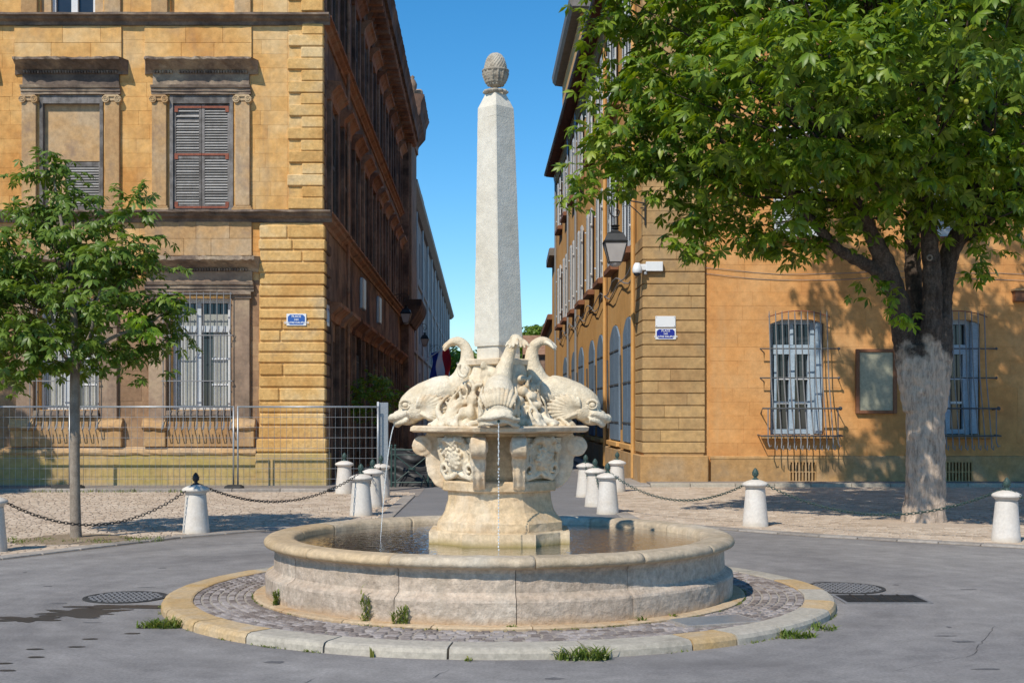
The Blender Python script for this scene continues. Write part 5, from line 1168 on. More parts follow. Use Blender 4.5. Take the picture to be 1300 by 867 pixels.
# --- dolphins
def crm(pts, n):
    """Catmull-Rom through (f, z, radius height, radius width, side)"""
    P = [np.array(p, float) for p in pts]; P = [2*P[0]-P[1]]+P+[2*P[-1]-P[-2]]; out = []
    for i in range(1, len(P)-2):
        for j in range(n):
            t = j/n; a, b_, c, d = P[i-1:i+3]; out.append(.5*((2*b_)+(-a+c)*t+(2*a-5*b_+4*c-d)*t*t+(-a+3*b_-3*c+d)*t**3))
    out.append(P[-2]); return out
def dolphin(th, tail_side, label):
    ca, sa = math.cos(th), math.sin(th)
    def w_(f, s, z): return Vector((FX+f*ca-s*sa, DC+f*sa+s*ca, z))
    Rm = Matrix.Rotation(th, 3, 'Z')
    d = MB(); ts = tail_side
    sp = crm([(.945, 1.795, .06, .10, 0), (.91, 1.82, .105, .130, 0), (.85, 1.853, .145, .150, 0), (.77, 1.90, .160, .155, 0), (.68, 1.948, .160, .150, 0), (.59, 1.985, .158, .145, 0), (.50, 2.005, .155, .135, 0), (.425, 2.035, .135, .115, 0), (.37, 2.105, .112, .098, ts*.03),
              (.335, 2.20, .090, .082, ts*.06), (.315, 2.29, .075, .068, ts*.10), (.318, 2.38, .060, .054, ts*.14), (.345, 2.445, .052, .048, ts*.17), (.405, 2.485, .046, .048, ts*.20), (.465, 2.475, .038, .055, ts*.22), (.51, 2.44, .022, .070, ts*.24)], 5)
    vs = []; n = len(sp); m = 20
    for i, q in enumerate(sp):
        p0, p1 = sp[max(i-1, 0)], sp[min(i+1, n-1)]; t = w_(p1[0], p1[4], p1[1])-w_(p0[0], p0[4], p0[1]); t.normalize()
        side = Vector((-sa, ca, 0)); up = side.cross(t); up.normalize(); side = t.cross(up).normalized()
        if up.z < 0 and i < n*.5: up = -up
        c = w_(q[0], q[4], q[1])
        for k in range(m): a = 2*math.pi*k/m; vs.append(c+side*(math.cos(a)*q[3])+up*(math.sin(a)*q[2]))
    d.add([tuple(v) for v in vs], [(i*m+k, i*m+(k+1) % m, (i+1)*m+(k+1) % m, (i+1)*m+k) for i in range(n-1) for k in range(m)]+[tuple(range(m-1, -1, -1)), tuple((n-1)*m+k for k in range(m))])
    # forehead, cheeks and jaw
    d.ball(w_(.86, 0, 1.875), (.112, .122, .122), 16, 12, Rm); d.ball(w_(.83, 0, 1.80), (.13, .15, .10), 16, 12, Rm)
    for s in (-1, 1): d.ball(w_(.80, s*.095, 1.82), (.11, .07, .10), 12, 9, Rm); d.ball(w_(.90, s*.098, 1.885), (.05, .035, .035), 10, 8, Rm)
    # the beak: two thick lips reaching forward
    n2 = 11
    front = abs(ca) < .5
    for (zc, zt, rr, reach) in (((1.775, 1.765, .026, 1.02), (1.718, 1.712, .022, .98)) if front else ((1.775, 1.735, .036, 1.05), (1.712, 1.682, .029, 1.0))):
        pts = []; rad = []
        for i in range(n2):
            a = -1.35+2.7*i/(n2-1); pts.append(w_(.84+(reach-.84)*math.cos(a), (.185 if front else .145)*math.sin(a), zc+(zt-zc)*math.cos(a)+(-.05 if front else .025)*abs(math.sin(a))**2+.008*math.sin(a*5))); rad.append(rr*(.7+.4*math.cos(a)))
        d.tube([tuple(p) for p in pts], rad, 9)
    d.ball(w_(.93, 0, 1.785), (.08 if front else .10, .14, .040), 14, 8, Rm); d.ball(w_(.89, 0, 1.705), (.095, .10, .034), 14, 8, Rm)
    body = remesh(d, 'dolphin', M['scales'], FO, .010, .003, 14, 3, th); body['label'] = label
    def sub(name, mb, voxel=.007, m=M['cream2'], dsp=.002, sm=1):
        o = remesh(mb, name, m, None, voxel, dsp, 20, sm, th+1); attach(o, body); return o
    for s in (-1, 1):
        e = MB(); e.ball(w_(.905, s*.140, 1.868), (.030, .020, .026), 14, 10, Rm); sub('eye', e, .005)
        e = MB(); n3 = 9; e.tube([tuple(w_(.905+.052*math.cos(.3+2.6*i/8), s*.142, 1.868+.045*math.sin(.3+2.6*i/8))) for i in range(n3)], .015, 7); e.tube([tuple(w_(.905+.046*math.cos(.3-3.4*i/8), s*.146, 1.866+.034*math.sin(.3-3.4*i/8))) for i in range(n3)], .009, 6); sub('brow', e, .006)
        # gill ruff: ridged fan sweeping back from the cheek
        g = MB()
        for k in range(12):
            t = k/11; a = R_(98+108*t); L = .21+.10*math.sin(math.pi*t)
            p0 = (.80, s*.135, 1.80); pts = []
            for i in range(6):
                u = i/5; pts.append(tuple(w_(p0[0]+L*u*math.cos(a)*1.15, p0[1]+s*(.055*math.sin(u*2.6)-.015), p0[2]+L*u*math.sin(a)*(.80)-.02*u*u)))
            g.tube(pts, [.010+.011*min(1, i/2.5)-(.008 if i == 5 else 0) for i in range(6)], 6)
        sub('gill_fin', g, .0065, M['cream2'], .0015, 0)
        # lower ruffles under the belly
        g = MB()
        for k in range(7):
            t = k/6; a = R_(172+40*t); L = .30-.10*t
            pts = [tuple(w_(.78+L*u*math.cos(a)-.02, s*(.12+.02*math.sin(u*7+k)), 1.765+L*u*math.sin(a)*.45+.012*math.sin(u*9+k))) for u in [i/6 for i in range(7)]]
            g.tube(pts, [.013, .02, .021, .02, .018, .015, .008], 6)
        sub('pectoral_fin', g, .0065, M['cream2'], .0015, 0)
    # fluted crest fanning over the forehead
    g = MB()
    for k in range(9):
        t = (k-4)/4; pts = []
        for i in range(9):
            u = i/8; ph = min(u/.62, 1)*math.pi/2; la = t*(.105+.055*math.sin(u*2.2)); bk = max(0, u-.62)/.38
            pts.append(tuple(w_(.855+.125*math.cos(ph)-.22*bk-.35*la*la/.12*.3, la, 1.865+.143*math.sin(ph)+.085*bk-2.6*la*la)))
        g.tube(pts, [.012, .018, .021, .022, .022, .021, .018, .013, .006], 6)
    if abs(ca) < .5: sub('crest', g, .0065, M['cream2'], .001, 0)
    # tail fluke: split, ragged
    g = MB()
    for k in range(7):
        t = (k-3)/3; pts = [tuple(w_(.44+.115*u-.02*abs(t)*u, ts*.225+t*(.025+.085*u), 2.485-.075*u*u-.015*abs(t)+.012*math.cos(t*6)*u)) for u in [i/4 for i in range(5)]]
        g.tube(pts, [.022, .022, .020, .018, .009], 6)
    sub('tail_fluke', g, .007, M['cream2'], .002, 0)
    return body
dolphin(math.pi, .0, 'dolphin facing left'); dolphin(-math.pi/2, .75, 'dolphin facing the camera'); dolphin(R_(-6), 0, 'dolphin facing right'); dolphin(math.pi/2, 0, 'dolphin hidden behind the obelisk')
# --- spouts and falling water
for th, lab, vh in ((math.pi, 'thin jet of water from the left dolphin mouth', .42), (-math.pi/2, 'string of water drops from the front dolphin mouth', .05)):
    ca, sa = math.cos(th), math.sin(th); f0 = 1.0; t = tag(bpy.data.objects.new('water_jet', None), lab, 'water jet', 'jets of water falling from the dolphins'); col.objects.link(t); t.location = (FX+f0*ca, DC+f0*sa, 1.73)
    if vh > .2:
        pts = []; 
        for i in range(16):
            tt = i/15*.50; pts.append((FX+(f0+vh*tt*.75)*ca, DC+(f0+vh*tt)*sa, 1.72-.5*9.81*tt*tt*.95-.02))
        MB().tube(pts, [.0065-.0002*i for i in range(16)], 7).build('stream', M['jet'], t, smooth=True)
        MB().tube([(FX+(f0+.01)*ca, DC, 1.725), (FX+(f0-.06)*ca, DC, 1.725)], .012, 8).build('spout', M['rubber'], t)
    else:
        mb = MB(); z = 1.70; i = 0
        while z > .57:
            L = .032 if z > 1.3 else .018; y = DC+(f0+.0)*sa-.01*(1.7-z); mb.ball((FX+.002*math.sin(i*3), y, z), (.0065, .0065, L*.62), 7, 6); z -= L*(1.12 if z > 1.35 else 1.6); i += 1
        mb.build('drops', M['jet'], t, smooth=True)
        MB().tube([(FX, DC+(f0+.012)*sa, 1.715), (FX, DC+(f0-.05)*sa, 1.725)], .013, 10).build('spout', M['iron_g'], t)
# --- obelisk
OX = FX-.012
def sq(h, z, dx=0): return [(OX+dx+x*h, DC+y*h, z) for x, y in ((0, -1), (1, 0), (0, 1), (-1, 0))]
def loft(levels, name, m, parent=FO, sub=7, rough=.004, ch=.012, seed=0):
    """levels (z, half diagonal, shift); square on its corner with slightly worn arrises"""
    lv = []
    for (z0, h0, d0), (z1, h1, d1) in zip(levels, levels[1:]):
        k = max(1, int(abs(z1-z0)/.05)); lv += [(z0+(z1-z0)*i/k, h0+(h1-h0)*i/k, d0+(d1-d0)*i/k) for i in range(k)]
    lv.append(levels[-1]); vs = []; n = 4*sub
    for z, h, dx in lv:
        cs = ((0, -1), (1, 0), (0, 1), (-1, 0))
        for i in range(4):
            a, b_ = cs[i], cs[(i+1) % 4]
            for j in range(sub):
                t = [0, .035, .2, .5, .8, .965, 1][j] if sub == 7 else j/sub
                if j == sub-1 and sub == 7: t = .9999
                x, y = (a[0]+(b_[0]-a[0])*t)*h, (a[1]+(b_[1]-a[1])*t)*h; L = math.hypot(x, y)+1e-6
                d = noise.fractal(Vector((x*5+seed, y*5, z*5)), 1, 2, 3)*rough-(ch*.6 if j in (0, sub-1) else 0)
                vs.append((OX+dx+x*(1+d/L), DC+y*(1+d/L), z))
    m_ = len(lv)
    return MB().add(vs, [(r*n+i, r*n+(i+1) % n, (r+1)*n+(i+1) % n, (r+1)*n+i) for r in range(m_-1) for i in range(n)]+[tuple(range(n-1, -1, -1)), tuple((m_-1)*n+i for i in range(n))]).build(name, m, parent, fixn=True)
loft([(2.16, .30, 0), (2.24, .30, 0), (2.255, .375, 0), (2.30, .385, 0), (2.31, .36, 0)], 'obelisk_step', M['cream'], seed=2)
loft([(2.31, .215, 0), (2.435, .215, 0)], 'obelisk_base', M['obelisk'], seed=3)
loft([(2.435, .238, 0), (2.47, .242, 0), (4.64, .183, -.024)], 'obelisk_shaft', M['obelisk'], rough=.003)
loft([(4.64, .183, -.024), (4.74, .180, -.025), (4.90, .092, -.028)], 'obelisk_tip', M['obelisk'], seed=5, rough=.003)
tx, tz = OX-.028, 4.90
mb = MB().lathe([(0, -.03), (.10, -.02), (.115, 0), (.095, .02), (.055, .035), (.05, .06), (.085, .075)], 24, (tx, DC, tz))
for k in range(12): a = k*math.pi/6; mb.ball((tx+.10*math.cos(a), DC+.10*math.sin(a), tz+.0), (.028, .028, .018), 8, 6)
remesh(mb, 'collar', M['cone'], FO, .006, .003, 20, 1)
mb = MB().lathe([(0, .05), (.07, .055), (.11, .09), (.135, .15), (.142, .20), (.128, .195), (0, .19)], 28, (tx, DC, tz))
for k in range(14):      # acanthus leaves of the cup
    a = k*2*math.pi/14
    for z, r, q in ((.075, .088, .013), (.10, .108, .014), (.125, .122, .015), (.15, .132, .015), (.175, .139, .014)): mb.ball((tx+r*math.cos(a), DC+r*math.sin(a), tz+z), (q, q, q*1.4), 8, 6)
mb.tube([(tx+.142*math.cos(2*math.pi*i/24), DC+.142*math.sin(2*math.pi*i/24), tz+.205) for i in range(25)], .014, 6)
cup = remesh(mb, 'acanthus_cup', M['cone'], FO, .0055, .003, 20, 1)
mb = MB(); egg = lambda t: (.128*math.sin(math.pi/2+t*math.pi/2*.999)**.75, .185+.185*math.sin(t*math.pi/2)); mb.lathe([egg(i/14) for i in range(15)]+[(0, .37)], 28, (tx, DC, tz))
for i in range(300):
    t = (i+.5)/300; r, z = egg(t); a = i*2.39996; mb.ball((tx+r*math.cos(a), DC+r*math.sin(a), tz+z), (.0085, .0085, .012), 6, 4)
mb.ball((tx, DC, tz+.20), (.12, .12, .05), 16, 8)
pcn = remesh(mb, 'pine_cone', M['cone'], FO, .005, .002, 25, 1)
for o in (cup, pcn):
    for v in o.data.vertices: v.co.x = tx+(v.co.x-tx)*.86; v.co.y = DC+(v.co.y-DC)*.86
# ================================================================ DRAIN COVERS, WET PATCH, ACCESS COVER
def manhole(x, y, r, lab):
    t = thing('manhole_cover', lab, 'manhole cover', (x, y, 0)); t2 = MB().lathe([(r, -.01), (r, .010), (r-.03, .010), (r-.03, .006), (0, .006)], 36, (x, y, 0)).build('cover', M['rubber'], t)
    k = 10; mb = MB()
    for i in range(-k, k+1):
        for j in range(-k, k+1):
            px, py = x+i*.050+(j % 2)*.025+.006*math.sin(i*7+j*3), y+j*.050+.006*math.sin(i*5+j)
            if math.hypot(px-x, py-y) < r-.045: mb.box(px-.016, px+.016, py-.014, py+.014, .006, .012, .004)
    mb.build('stud', M['asphalt_old'], t)['kind'] = 'stuff'
manhole(2.88*1.0+.50, 13.15+.1, .42, 'round studded cast cover right of the island by the drain grate')
manhole(-3.75, 12.6, .40, 'round studded cast cover left of the island by the wet patch')
t = thing('drain_grate', 'rectangular slotted drain grate right of the cobbled island', 'drain grate', (3.55, 12.45, 0))
x0, x1, y0, y1 = 3.16, 3.93, 12.22, 12.74
MB().box(x0, x1, y0, y1, .001, .0055).build('pit', M['dark'], t)
f = MB()
for q in ((x0-.03, x0, y0-.03, y1+.03), (x1, x1+.03, y0-.03, y1+.03), (x0, x1, y0-.03, y0), (x0, x1, y1, y1+.03)): f.box(q[0], q[1], q[2], q[3], -.01, .012)
f.build('frame', M['asphalt_old'], t)
bs = [((x0+.38+.0, y0+(y1-y0)*k/9, .008), (.76, .024, .012), 0, .002, M['iron']) for k in range(1, 9)]+[((x0+(x1-x0)*k/5, (y0+y1)/2, .009), (.02, y1-y0, .013), 0, .002, M['iron']) for k in range(1, 5)]
pieces('bar', bs, t)
t = thing('access_cover', 'flat grey access cover set in the cobbles right of the basin', 'access cover', (1.66, 10.72, .08), None)
c_, s_ = math.cos(R_(21)), math.sin(R_(21))
def rc(hx, hy, z): return [(1.66+a*hx*c_-b_*hy*s_, 10.72+a*hx*s_+b_*hy*c_, z) for a, b_ in ((-1, -1), (1, -1), (1, 1), (-1, 1))]
MB().add(rc(.36, .21, .06)+rc(.36, .21, .084), [(4, 5, 6, 7), (0, 1, 5, 4), (1, 2, 6, 5), (2, 3, 7, 6), (3, 0, 4, 7)]).build('frame', M['slabs'], t)
MB().add(rc(.325, .175, .08)+rc(.325, .175, .087), [(4, 5, 6, 7), (0, 1, 5, 4), (1, 2, 6, 5), (2, 3, 7, 6), (3, 0, 4, 7)]).build('lid', M['zinc'], t)
wet = mat('wet_asphalt', [(.035, .032, .032), (.055, .05, .05)], 1.5, rough=.35, bump=.1, bscale=120, var=0, fine=.2, spec=.5)
def blob(name, x, y, rx, ry, seed, m=wet, z=.003, k=48, amp=.5):
    vs = [(x, y, z)]
    for i in range(k):
        a = 2*math.pi*i/k; q = 1+amp*noise.fractal(Vector((math.cos(a)*1.7, math.sin(a)*1.7, seed)), 1, 2, 4); vs.append((x+rx*q*math.cos(a), y+ry*q*math.sin(a), z))
    o = MB().add(vs, [(0, 1+i, 1+(i+1) % k) for i in range(k)]).build(name, m); return setting(o)
blob('wet_patch', PX(98, 11.65), 11.65, .40, .24, 3.3, amp=.8, k=90); blob('wet_patch', PX(35, 11.3), 11.3, .26, .15, 7.1, z=.0034, amp=.8, k=70); blob('wet_patch', PX(150, 11.98), 11.98, .40, .12, 9.3, z=.0038, amp=.7, k=70); blob('wet_patch', PX(190, 12.1), 12.05, .26, .05, 5.3, z=.0042)
for i, (px, py) in enumerate(((183, 797), (168, 804), (114, 811), (97, 821), (44, 824), (46, 834), (5, 842), (8, 851))):
    Y = 2966/(py-523); blob('wet_patch', PX(px, Y), Y, .065, .03, 20+i*1.3, k=16, amp=.25)
# ================================================================ BOLLARDS AND CHAINS
def bollard(px, py, lab, green=True, proto=None):
    Y = 2966.4/(py-523); x = PX(px, Y)
    if proto is None:
        t = thing('bollard', lab, 'bollard', (0, 0, 0), 'white stone bollards round the square')
        MB().lathe([(0, -.02), (.205, -.02), (.205, .0), (.198, .03), (.188, .15), (.165, .40), (.150, .585)], 32).build('shaft', M['white_stone'], t, smooth=True)
        MB().lathe([(.148, .59), (.155, .612), (.182, .632), (.198, .640), (.203, .655), (.20, .672), (.185, .686), (.13, .712), (.06, .733), (0, .737)], 32).build('cap', M['white_stone'], t, smooth=True)
        fm = M['iron_g'] if green else M['iron']
        f = MB().lathe([(.045, .73), (.05, .745), (.028, .76), (.022, .775), (.040, .79), (.048, .82), (.045, .85), (.030, .885), (.012, .91), (0, .915)], 14).build('finial', fm, t, smooth=True)
        g = MB()
        for i in range(40):
            u = (i+.5)/40; r = .049*math.sin(math.pi*(.25+.72*u))**.8; a = i*2.4; g.ball((r*math.cos(a), r*math.sin(a), .79+.115*u), .0075, 5, 4)
        g.build('scale', fm, f)['kind'] = 'stuff'
        r = MB()
        for s_ in (-1, 1): r.tube([(s_*(.045+.02*math.cos(q)), 0, .75+.02*math.sin(q)) for q in [i*math.pi/4 for i in range(9)]], .005, 5)
        r.build('chain_ring', fm, t)
    else: t = copy_tree(proto)
    t.location = (x, Y, 0); t['label'] = lab; t.rotation_euler = (0, 0, rnd.uniform(-.6, .6)); t.rotation_euler.z = rnd.uniform(-3, 3); s_ = rnd.uniform(.985, 1.015); t.scale = (s_, s_, s_); t.rotation_euler.x = rnd.uniform(-.015, .015); t.rotation_euler.y = rnd.uniform(-.015, .015); return t
pb = bollard(249, 678, 'white stone bollard with a black finial right of the young tree', False)
pg = bollard(959, 669, 'white stone bollard between the fountain basin and the big chestnut trunk')
B = {}
B['L1'] = pb; B['R1'] = pg
for k, px, py, lab in (('L0', -11, 702, 'white stone bollard cut off by the left edge of the picture'), ('A', 437, 627.5, 'rearmost white bollard against the wire fence near the left corner'), ('B', 458.5, 655.5, 'front bollard of the close row left of the fountain'),
                       ('C', 472.5, 644.5, 'second bollard of the close row left of the fountain'), ('D', 483.5, 632.5, 'third bollard of the close row left of the fountain, farthest right'),
                       ('a', 743, 631, 'leftmost bollard of the cluster right of the fountain'), ('b', 755.5, 643, 'middle bollard of the cluster right of the fountain'), ('c', 771.5, 652.5, 'front bollard of the cluster right of the fountain, start of the long chain'),
                       ('d', 783, 625, 'rear right bollard of the cluster close to the banded corner'), ('R2', 1277, 689, 'yellowed stone bollard with green finial at the right edge right of the chestnut trunk'), ('R3', 1560, 715, 'bollard outside the right edge')):
    if k == 'R3': continue
    B[k] = bollard(px, py, lab, True, pb if k == 'L0' else pg)
def chain(p, q, sag, lab):
    p, q = Vector(p), Vector(q); n = 60; L = (q-p).length; pts = [p.lerp(q, i/n)-Vector((0, 0, sag*4*(i/n)*(1-i/n))) for i in range(n+1)]
    mb = MB(); d = 0; pos = []; step = .052
    acc = [0]
    for a, b_ in zip(pts, pts[1:]): acc.append(acc[-1]+(b_-a).length)
    k = 0; s_ = step/2; i = 0
    while s_ < acc[-1]:
        while acc[i+1] < s_: i += 1
        t = (pts[i+1]-pts[i]).normalized(); c = pts[i].lerp(pts[i+1], (s_-acc[i])/(acc[i+1]-acc[i]))
        sd_ = t.cross(Vector((0, 0, 1))).normalized(); up = sd_.cross(t); v = (sd_+up*.35).normalized() if k % 2 else (up-sd_*.35).normalized()
        ring = []
        for j in range(8):
            a = 2*math.pi*j/8; ring.append(c+t*(.036*math.cos(a))+v*(.020*math.sin(a)))
        w2 = t.cross(v); vs = []
        for j in range(8):
            rad = (ring[j]-c).normalized()
            for u in range(4): b2 = 2*math.pi*u/4; vs.append(tuple(ring[j]+rad*(.0065*math.cos(b2))+w2*(.0065*math.sin(b2))))
        mb.add(vs, [(j*4+u, j*4+(u+1) % 4, ((j+1) % 8)*4+(u+1) % 4, ((j+1) % 8)*4+u) for j in range(8) for u in range(4)])
        s_ += step; k += 1
    o = mb.build('chain', M['iron_g'] if 'right' in lab else M['iron'], None, smooth=True); tag(o, lab, 'chain', 'chains slung between the bollards'); return o
def top(k): return tuple(Vector(B[k].location)+Vector((0, 0, .755)))
chain(top('L0'), top('L1'), .50, 'chain hanging between the two left bollards past the young tree')
chain(top('L1'), top('B'), .38, 'chain from the black finial bollard to the front of the close row')
chain(top('B'), top('C'), .42, 'front loop of chain in the close row left of the fountain'); chain(top('C'), top('D'), .42, 'rear loop of chain in the close row left of the fountain')
chain(top('c'), top('b'), .42, 'front loop of chain in the right hand cluster'); chain(top('b'), top('a'), .42, 'rear loop of chain in the right hand cluster')
chain(top('c'), top('R1'), .42, 'chain right of the fountain hanging in front of the banded corner'); chain(top('R1'), top('R2'), .46, 'long chain on the right hanging in front of the big trunk')
chain(top('R2'), (8.9, 15.3, .755), .45, 'short end of chain on the right leaving the picture')
chain((-9.6, 14.2, .755), top('L0'), .45, 'end of chain leaving the picture at the left')
# ================================================================ WIRE FENCE
YF = 29.3; HX = lambda px: PX(px, YF)
fz0, fz1 = PZ(622.5, YF)+.03, PZ(516.5, YF)
wm = {}
def fence(px0, px1, lab, rz=0):
    x0, x1 = HX(px0), HX(px1); t = thing('wire_fence', lab, 'fence', ((x0+x1)/2, YF, 0), 'temporary wire fence panels along the left building')
    f = MB().tube([(x0, YF, .02), (x0, YF, fz1+.02)], .021, 8).tube([(x1, YF, .02), (x1, YF, fz1+.02)], .021, 8).build('post', M['zinc'], t, smooth=True)
    MB().tube([(x0, YF, fz1), (x1, YF, fz1)], .021, 8).build('top_rail', M['zinc'], t, smooth=True); MB().tube([(x0, YF, fz0), (x1, YF, fz0)], .021, 8).build('bottom_rail', M['zinc'], t, smooth=True)
    W = x1-x0; n = int(W/.135)
    if 'v' not in wm: wm['v'] = MB().tube([(0, 0, fz0), (0, 0, fz1)], .0032, 4).mesh('wire', M['zinc'])
    for k in range(1, n): o = bpy.data.objects.new('wire', wm['v']); col.objects.link(o); o.location = (x0+W*k/n, YF, 0); attach(o, t)
    for k in range(1, 8):
        zz = fz0+(fz1-fz0)*k/8; o = MB().tube([(x0, YF-.006, zz), (x1, YF-.006, zz)], .0042, 4).build('wire', M['zinc'], t)
    return t
fence(-118, 88.5, 'wire fence panel at the far left behind the young tree'); fence(90.5, 296.5, 'wire fence panel in front of the grilled window'); fence(302, 480, 'wire fence panel in front of the banded left corner')
for px, lab in ((89, 'dark rubber fence foot just behind the young trunk'), (299, 'dark fence foot where two panels meet by the banded corner'), (481, 'dark fence foot at the street mouth')):
    x = HX(px); t = thing('fence_foot', lab, 'fence foot', (x, YF, .09 if px < 400 else 0)); z = 0 if px > 400 else 0
    wd = .34 if px < 100 else .20
    MB().box(x-wd, x+wd, YF-.30, YF+.02, .0, .15, .03).build('block', M['rubber'], t); MB().box(x-wd+.05, x+wd-.05, YF-.24, YF-.04, .15, .165, .008).build('handle_rim', M['rubber'], t)
t = thing('board', 'pale grey upright board at the end of the wire fence in the street mouth', 'board', (HX(484), YF+.2, 0))
MB().box(HX(479.5), HX(492), YF+.15, YF+.2, .02, PZ(511, YF), .008).build('sheet', M['zinc'], t); MB().box(HX(478), HX(480.5), YF+.1, YF+.16, .0, PZ(510, YF)).build('batten', M['white_paint'], t)
# barrier with black sheet
t = thing('crowd_barrier', 'dark green metal barrier across the street mouth left of the fountain', 'barrier', (-2.5, 31, 0))
a, c = PX(497, 31), PX(549, 31)
f = MB()
for x in (a, a+.09, c-.1, c): f.tube([(x, 31, 0), (x, 31, .98)], .022, 8).ball((x, 31, 1.0), .03, 8, 6)
f.build('post', M['iron_g'], t)
f = MB().tube([(a, 31, .90), (c, 31, .90)], .018, 6).tube([(a, 31, .78), (c, 31, .78)], .012, 6).tube([(a, 31, .12), (c, 31, .12)], .018, 6).tube([(a+.1, 31, .14), (c-.1, 31, .76)], .014, 6).tube([(a+.1, 31, .76), (c-.1, 31, .14)], .014, 6); f.build('rail', M['iron_g'], t)
f = MB().lathe([(.05, -.02), (.09, -.02), (.09, .02), (.05, .02)], 14, ((a+c)/2, 31, .45)); f.build('ring', M['iron_g'], t)
f = MB(); f.tube([(c+.25, 30.6, .0), (c+.25, 30.7, .30), (c+.25, 30.9, .02)], .016, 6).tube([(c-.25, 30.6, 0), (c-.2, 30.8, .3), (c-.1, 31, .02)], .014, 6).build('foot', M['iron'], t)
vs = []; n = 18
for i in range(n+1):
    for j in range(n+1):
        u, v = i/n, j/n; vs.append((-3.0+u*2.0, 31.6+.25*noise.noise(Vector((u*4, v*4, 0)))-.45*(1-v)*(1-v), (.95+.22*noise.noise(Vector((u*5, 3, 1))))*v*(1-.25*u)))
ft = [(i*(n+1)+j, (i+1)*(n+1)+j, (i+1)*(n+1)+j+1, i*(n+1)+j+1) for i in range(n) for j in range(n)]
k = len(vs); vs += [(x, y+.35, z*.9) for x, y, z in vs]; rimf = [(i*(n+1)+n, (i+1)*(n+1)+n, k+(i+1)*(n+1)+n, k+i*(n+1)+n) for i in range(n)]+[(j, j+1, k+j+1, k+j) for j in range(n)]+[(n*(n+1)+j, k+n*(n+1)+j, k+n*(n+1)+j+1, n*(n+1)+j+1) for j in range(n)]
o = MB().add(vs, ft+[tuple(k+a for a in reversed(f_)) for f_ in ft]+rimf).build('sheet_heap', M['tarp'], None, smooth=True, fixn=True); tag(o, 'heap under crumpled black sheeting behind the dark green barrier', 'sheeting')
# potted dark shrub against the shaded wall
# ================================================================ TREES
def leaf_template(n=7, L=1.0, droop=.5, wide=.30, seed=0):
    """one palmate chestnut leaf lying in xy, stalk at the origin; returns vertices and triangles"""
    rg = random.Random(seed); V_, T_ = [], []
    for k in range(n):
        t = (k-(n-1)/2)/((n-1)/2); a = t*R_(115)+rg.uniform(-.08, .08); l = L*(1-.42*abs(t)**1.5)*rg.uniform(.9, 1.08); w_ = wide*l*rg.uniform(.85, 1.1)
        tw = rg.uniform(-.15, .15)
        pr = [(0, 0, 0), (.62*l, -w_*.55, -.035*l-tw*w_), (.62*l, 0, .03*l), (.62*l, w_*.55, -.035*l+tw*w_), (l, 0, -.06*l)]
        b_ = len(V_)
        for x, y, z in pr:
            z2 = z-droop*x*x/L*(.7+.6*abs(t)); V_.append((x*math.cos(a)-y*math.sin(a), x*math.sin(a)+y*math.cos(a), z2))
        T_ += [(b_, b_+1, b_+2), (b_, b_+2, b_+3), (b_+1, b_+4, b_+2), (b_+2, b_+4, b_+3)]
    return np.array(V_), np.array(T_)
TEMPL = [leaf_template(7, 1, .45, .34, s) for s in range(3)]+[leaf_template(5, 1, .75, .38, s+9) for s in range(2)]
def leaves_mesh(name, items, m, nr):
    """items: position, outward direction, size"""
    VV, TT, off = [], [], 0
    for p, d, s_ in items:
        v, t = TEMPL[nr.integers(len(TEMPL))]
        d = np.array(d, float); d /= np.linalg.norm(d)+1e-9
        zax = np.array([0, 0, 1.0])*.85+nr.normal(0, .33, 3)+d*.25; zax /= np.linalg.norm(zax)
        xax = d-zax*np.dot(d, zax)+nr.normal(0, .25, 3); xax -= zax*np.dot(xax, zax); xax /= np.linalg.norm(xax)+1e-9
        yax = np.cross(zax, xax); Rm = np.stack([xax, yax, zax], 1)
        VV.append((v*s_) @ Rm.T+np.array(p)); TT.append(t+off); off += len(v)
    V_, T_ = np.concatenate(VV), np.concatenate(TT)
    me = bpy.data.meshes.new(name); me.vertices.add(len(V_)); me.vertices.foreach_set('co', V_.ravel()); me.loops.add(len(T_)*3); me.loops.foreach_set('vertex_index', T_.ravel().astype(np.int32))
    me.polygons.add(len(T_)); me.polygons.foreach_set('loop_start', np.arange(0, len(T_)*3, 3, dtype=np.int32)); me.polygons.foreach_set('loop_total', np.full(len(T_), 3, dtype=np.int32))
    me.materials.append(m); me.update(calc_edges=True); me.validate(); return me
def crown_items(lobes, per, leaf, nr, clump_r, nleaf, core=None, droopy=.25, shell=.62):
    """lobes: (x, y, z, rx, ry, rz). Clumps of leaves sit in the outer shell of each lobe, with bare gaps between."""
    out = []; tips = []
    for (x, y, z, rx, ry, rz) in lobes:
        area = 4*math.pi*((rx*ry)**1.6/3+(rx*rz)**1.6/3+(ry*rz)**1.6/3)**(1/1.6); n = int(area*per)
        for _ in range(n):
            v = nr.normal(0, 1, 3); v /= np.linalg.norm(v); q = shell+(1.04-shell)*nr.random()**.6
            c = np.array([x+v[0]*rx*q, y+v[1]*ry*q, z+v[2]*rz*q])
            if any(((c[0]-a[0])/a[3])**2+((c[1]-a[1])/a[4])**2+((c[2]-a[2])/a[5])**2 < .30 for a in lobes): continue
            tips.append(c); od = v+np.array([0, 0, -.1]); r = clump_r*nr.uniform(.7, 1.3)
            for _k in range(int(nleaf*nr.uniform(.6, 1.3))):
                e = np.clip(nr.normal(0, 1, 3), -1.7, 1.7)*r*np.array([.6, .6, .36]); dd = e/(np.linalg.norm(e)+1e-6)*.8+od*.5+np.array([0, 0, -droopy]); out.append((c+e, dd, leaf*nr.uniform(.65, 1.15)))
    return out, tips
nr = np.random.default_rng(5)
def lob(px, py, Y, r, ry=None, k=1.0, rz=None): s_ = Y/F; return (PX(px, Y), Y, PZ(py, Y), r*s_, (ry or r)*s_, (rz or r*.8)*s_)
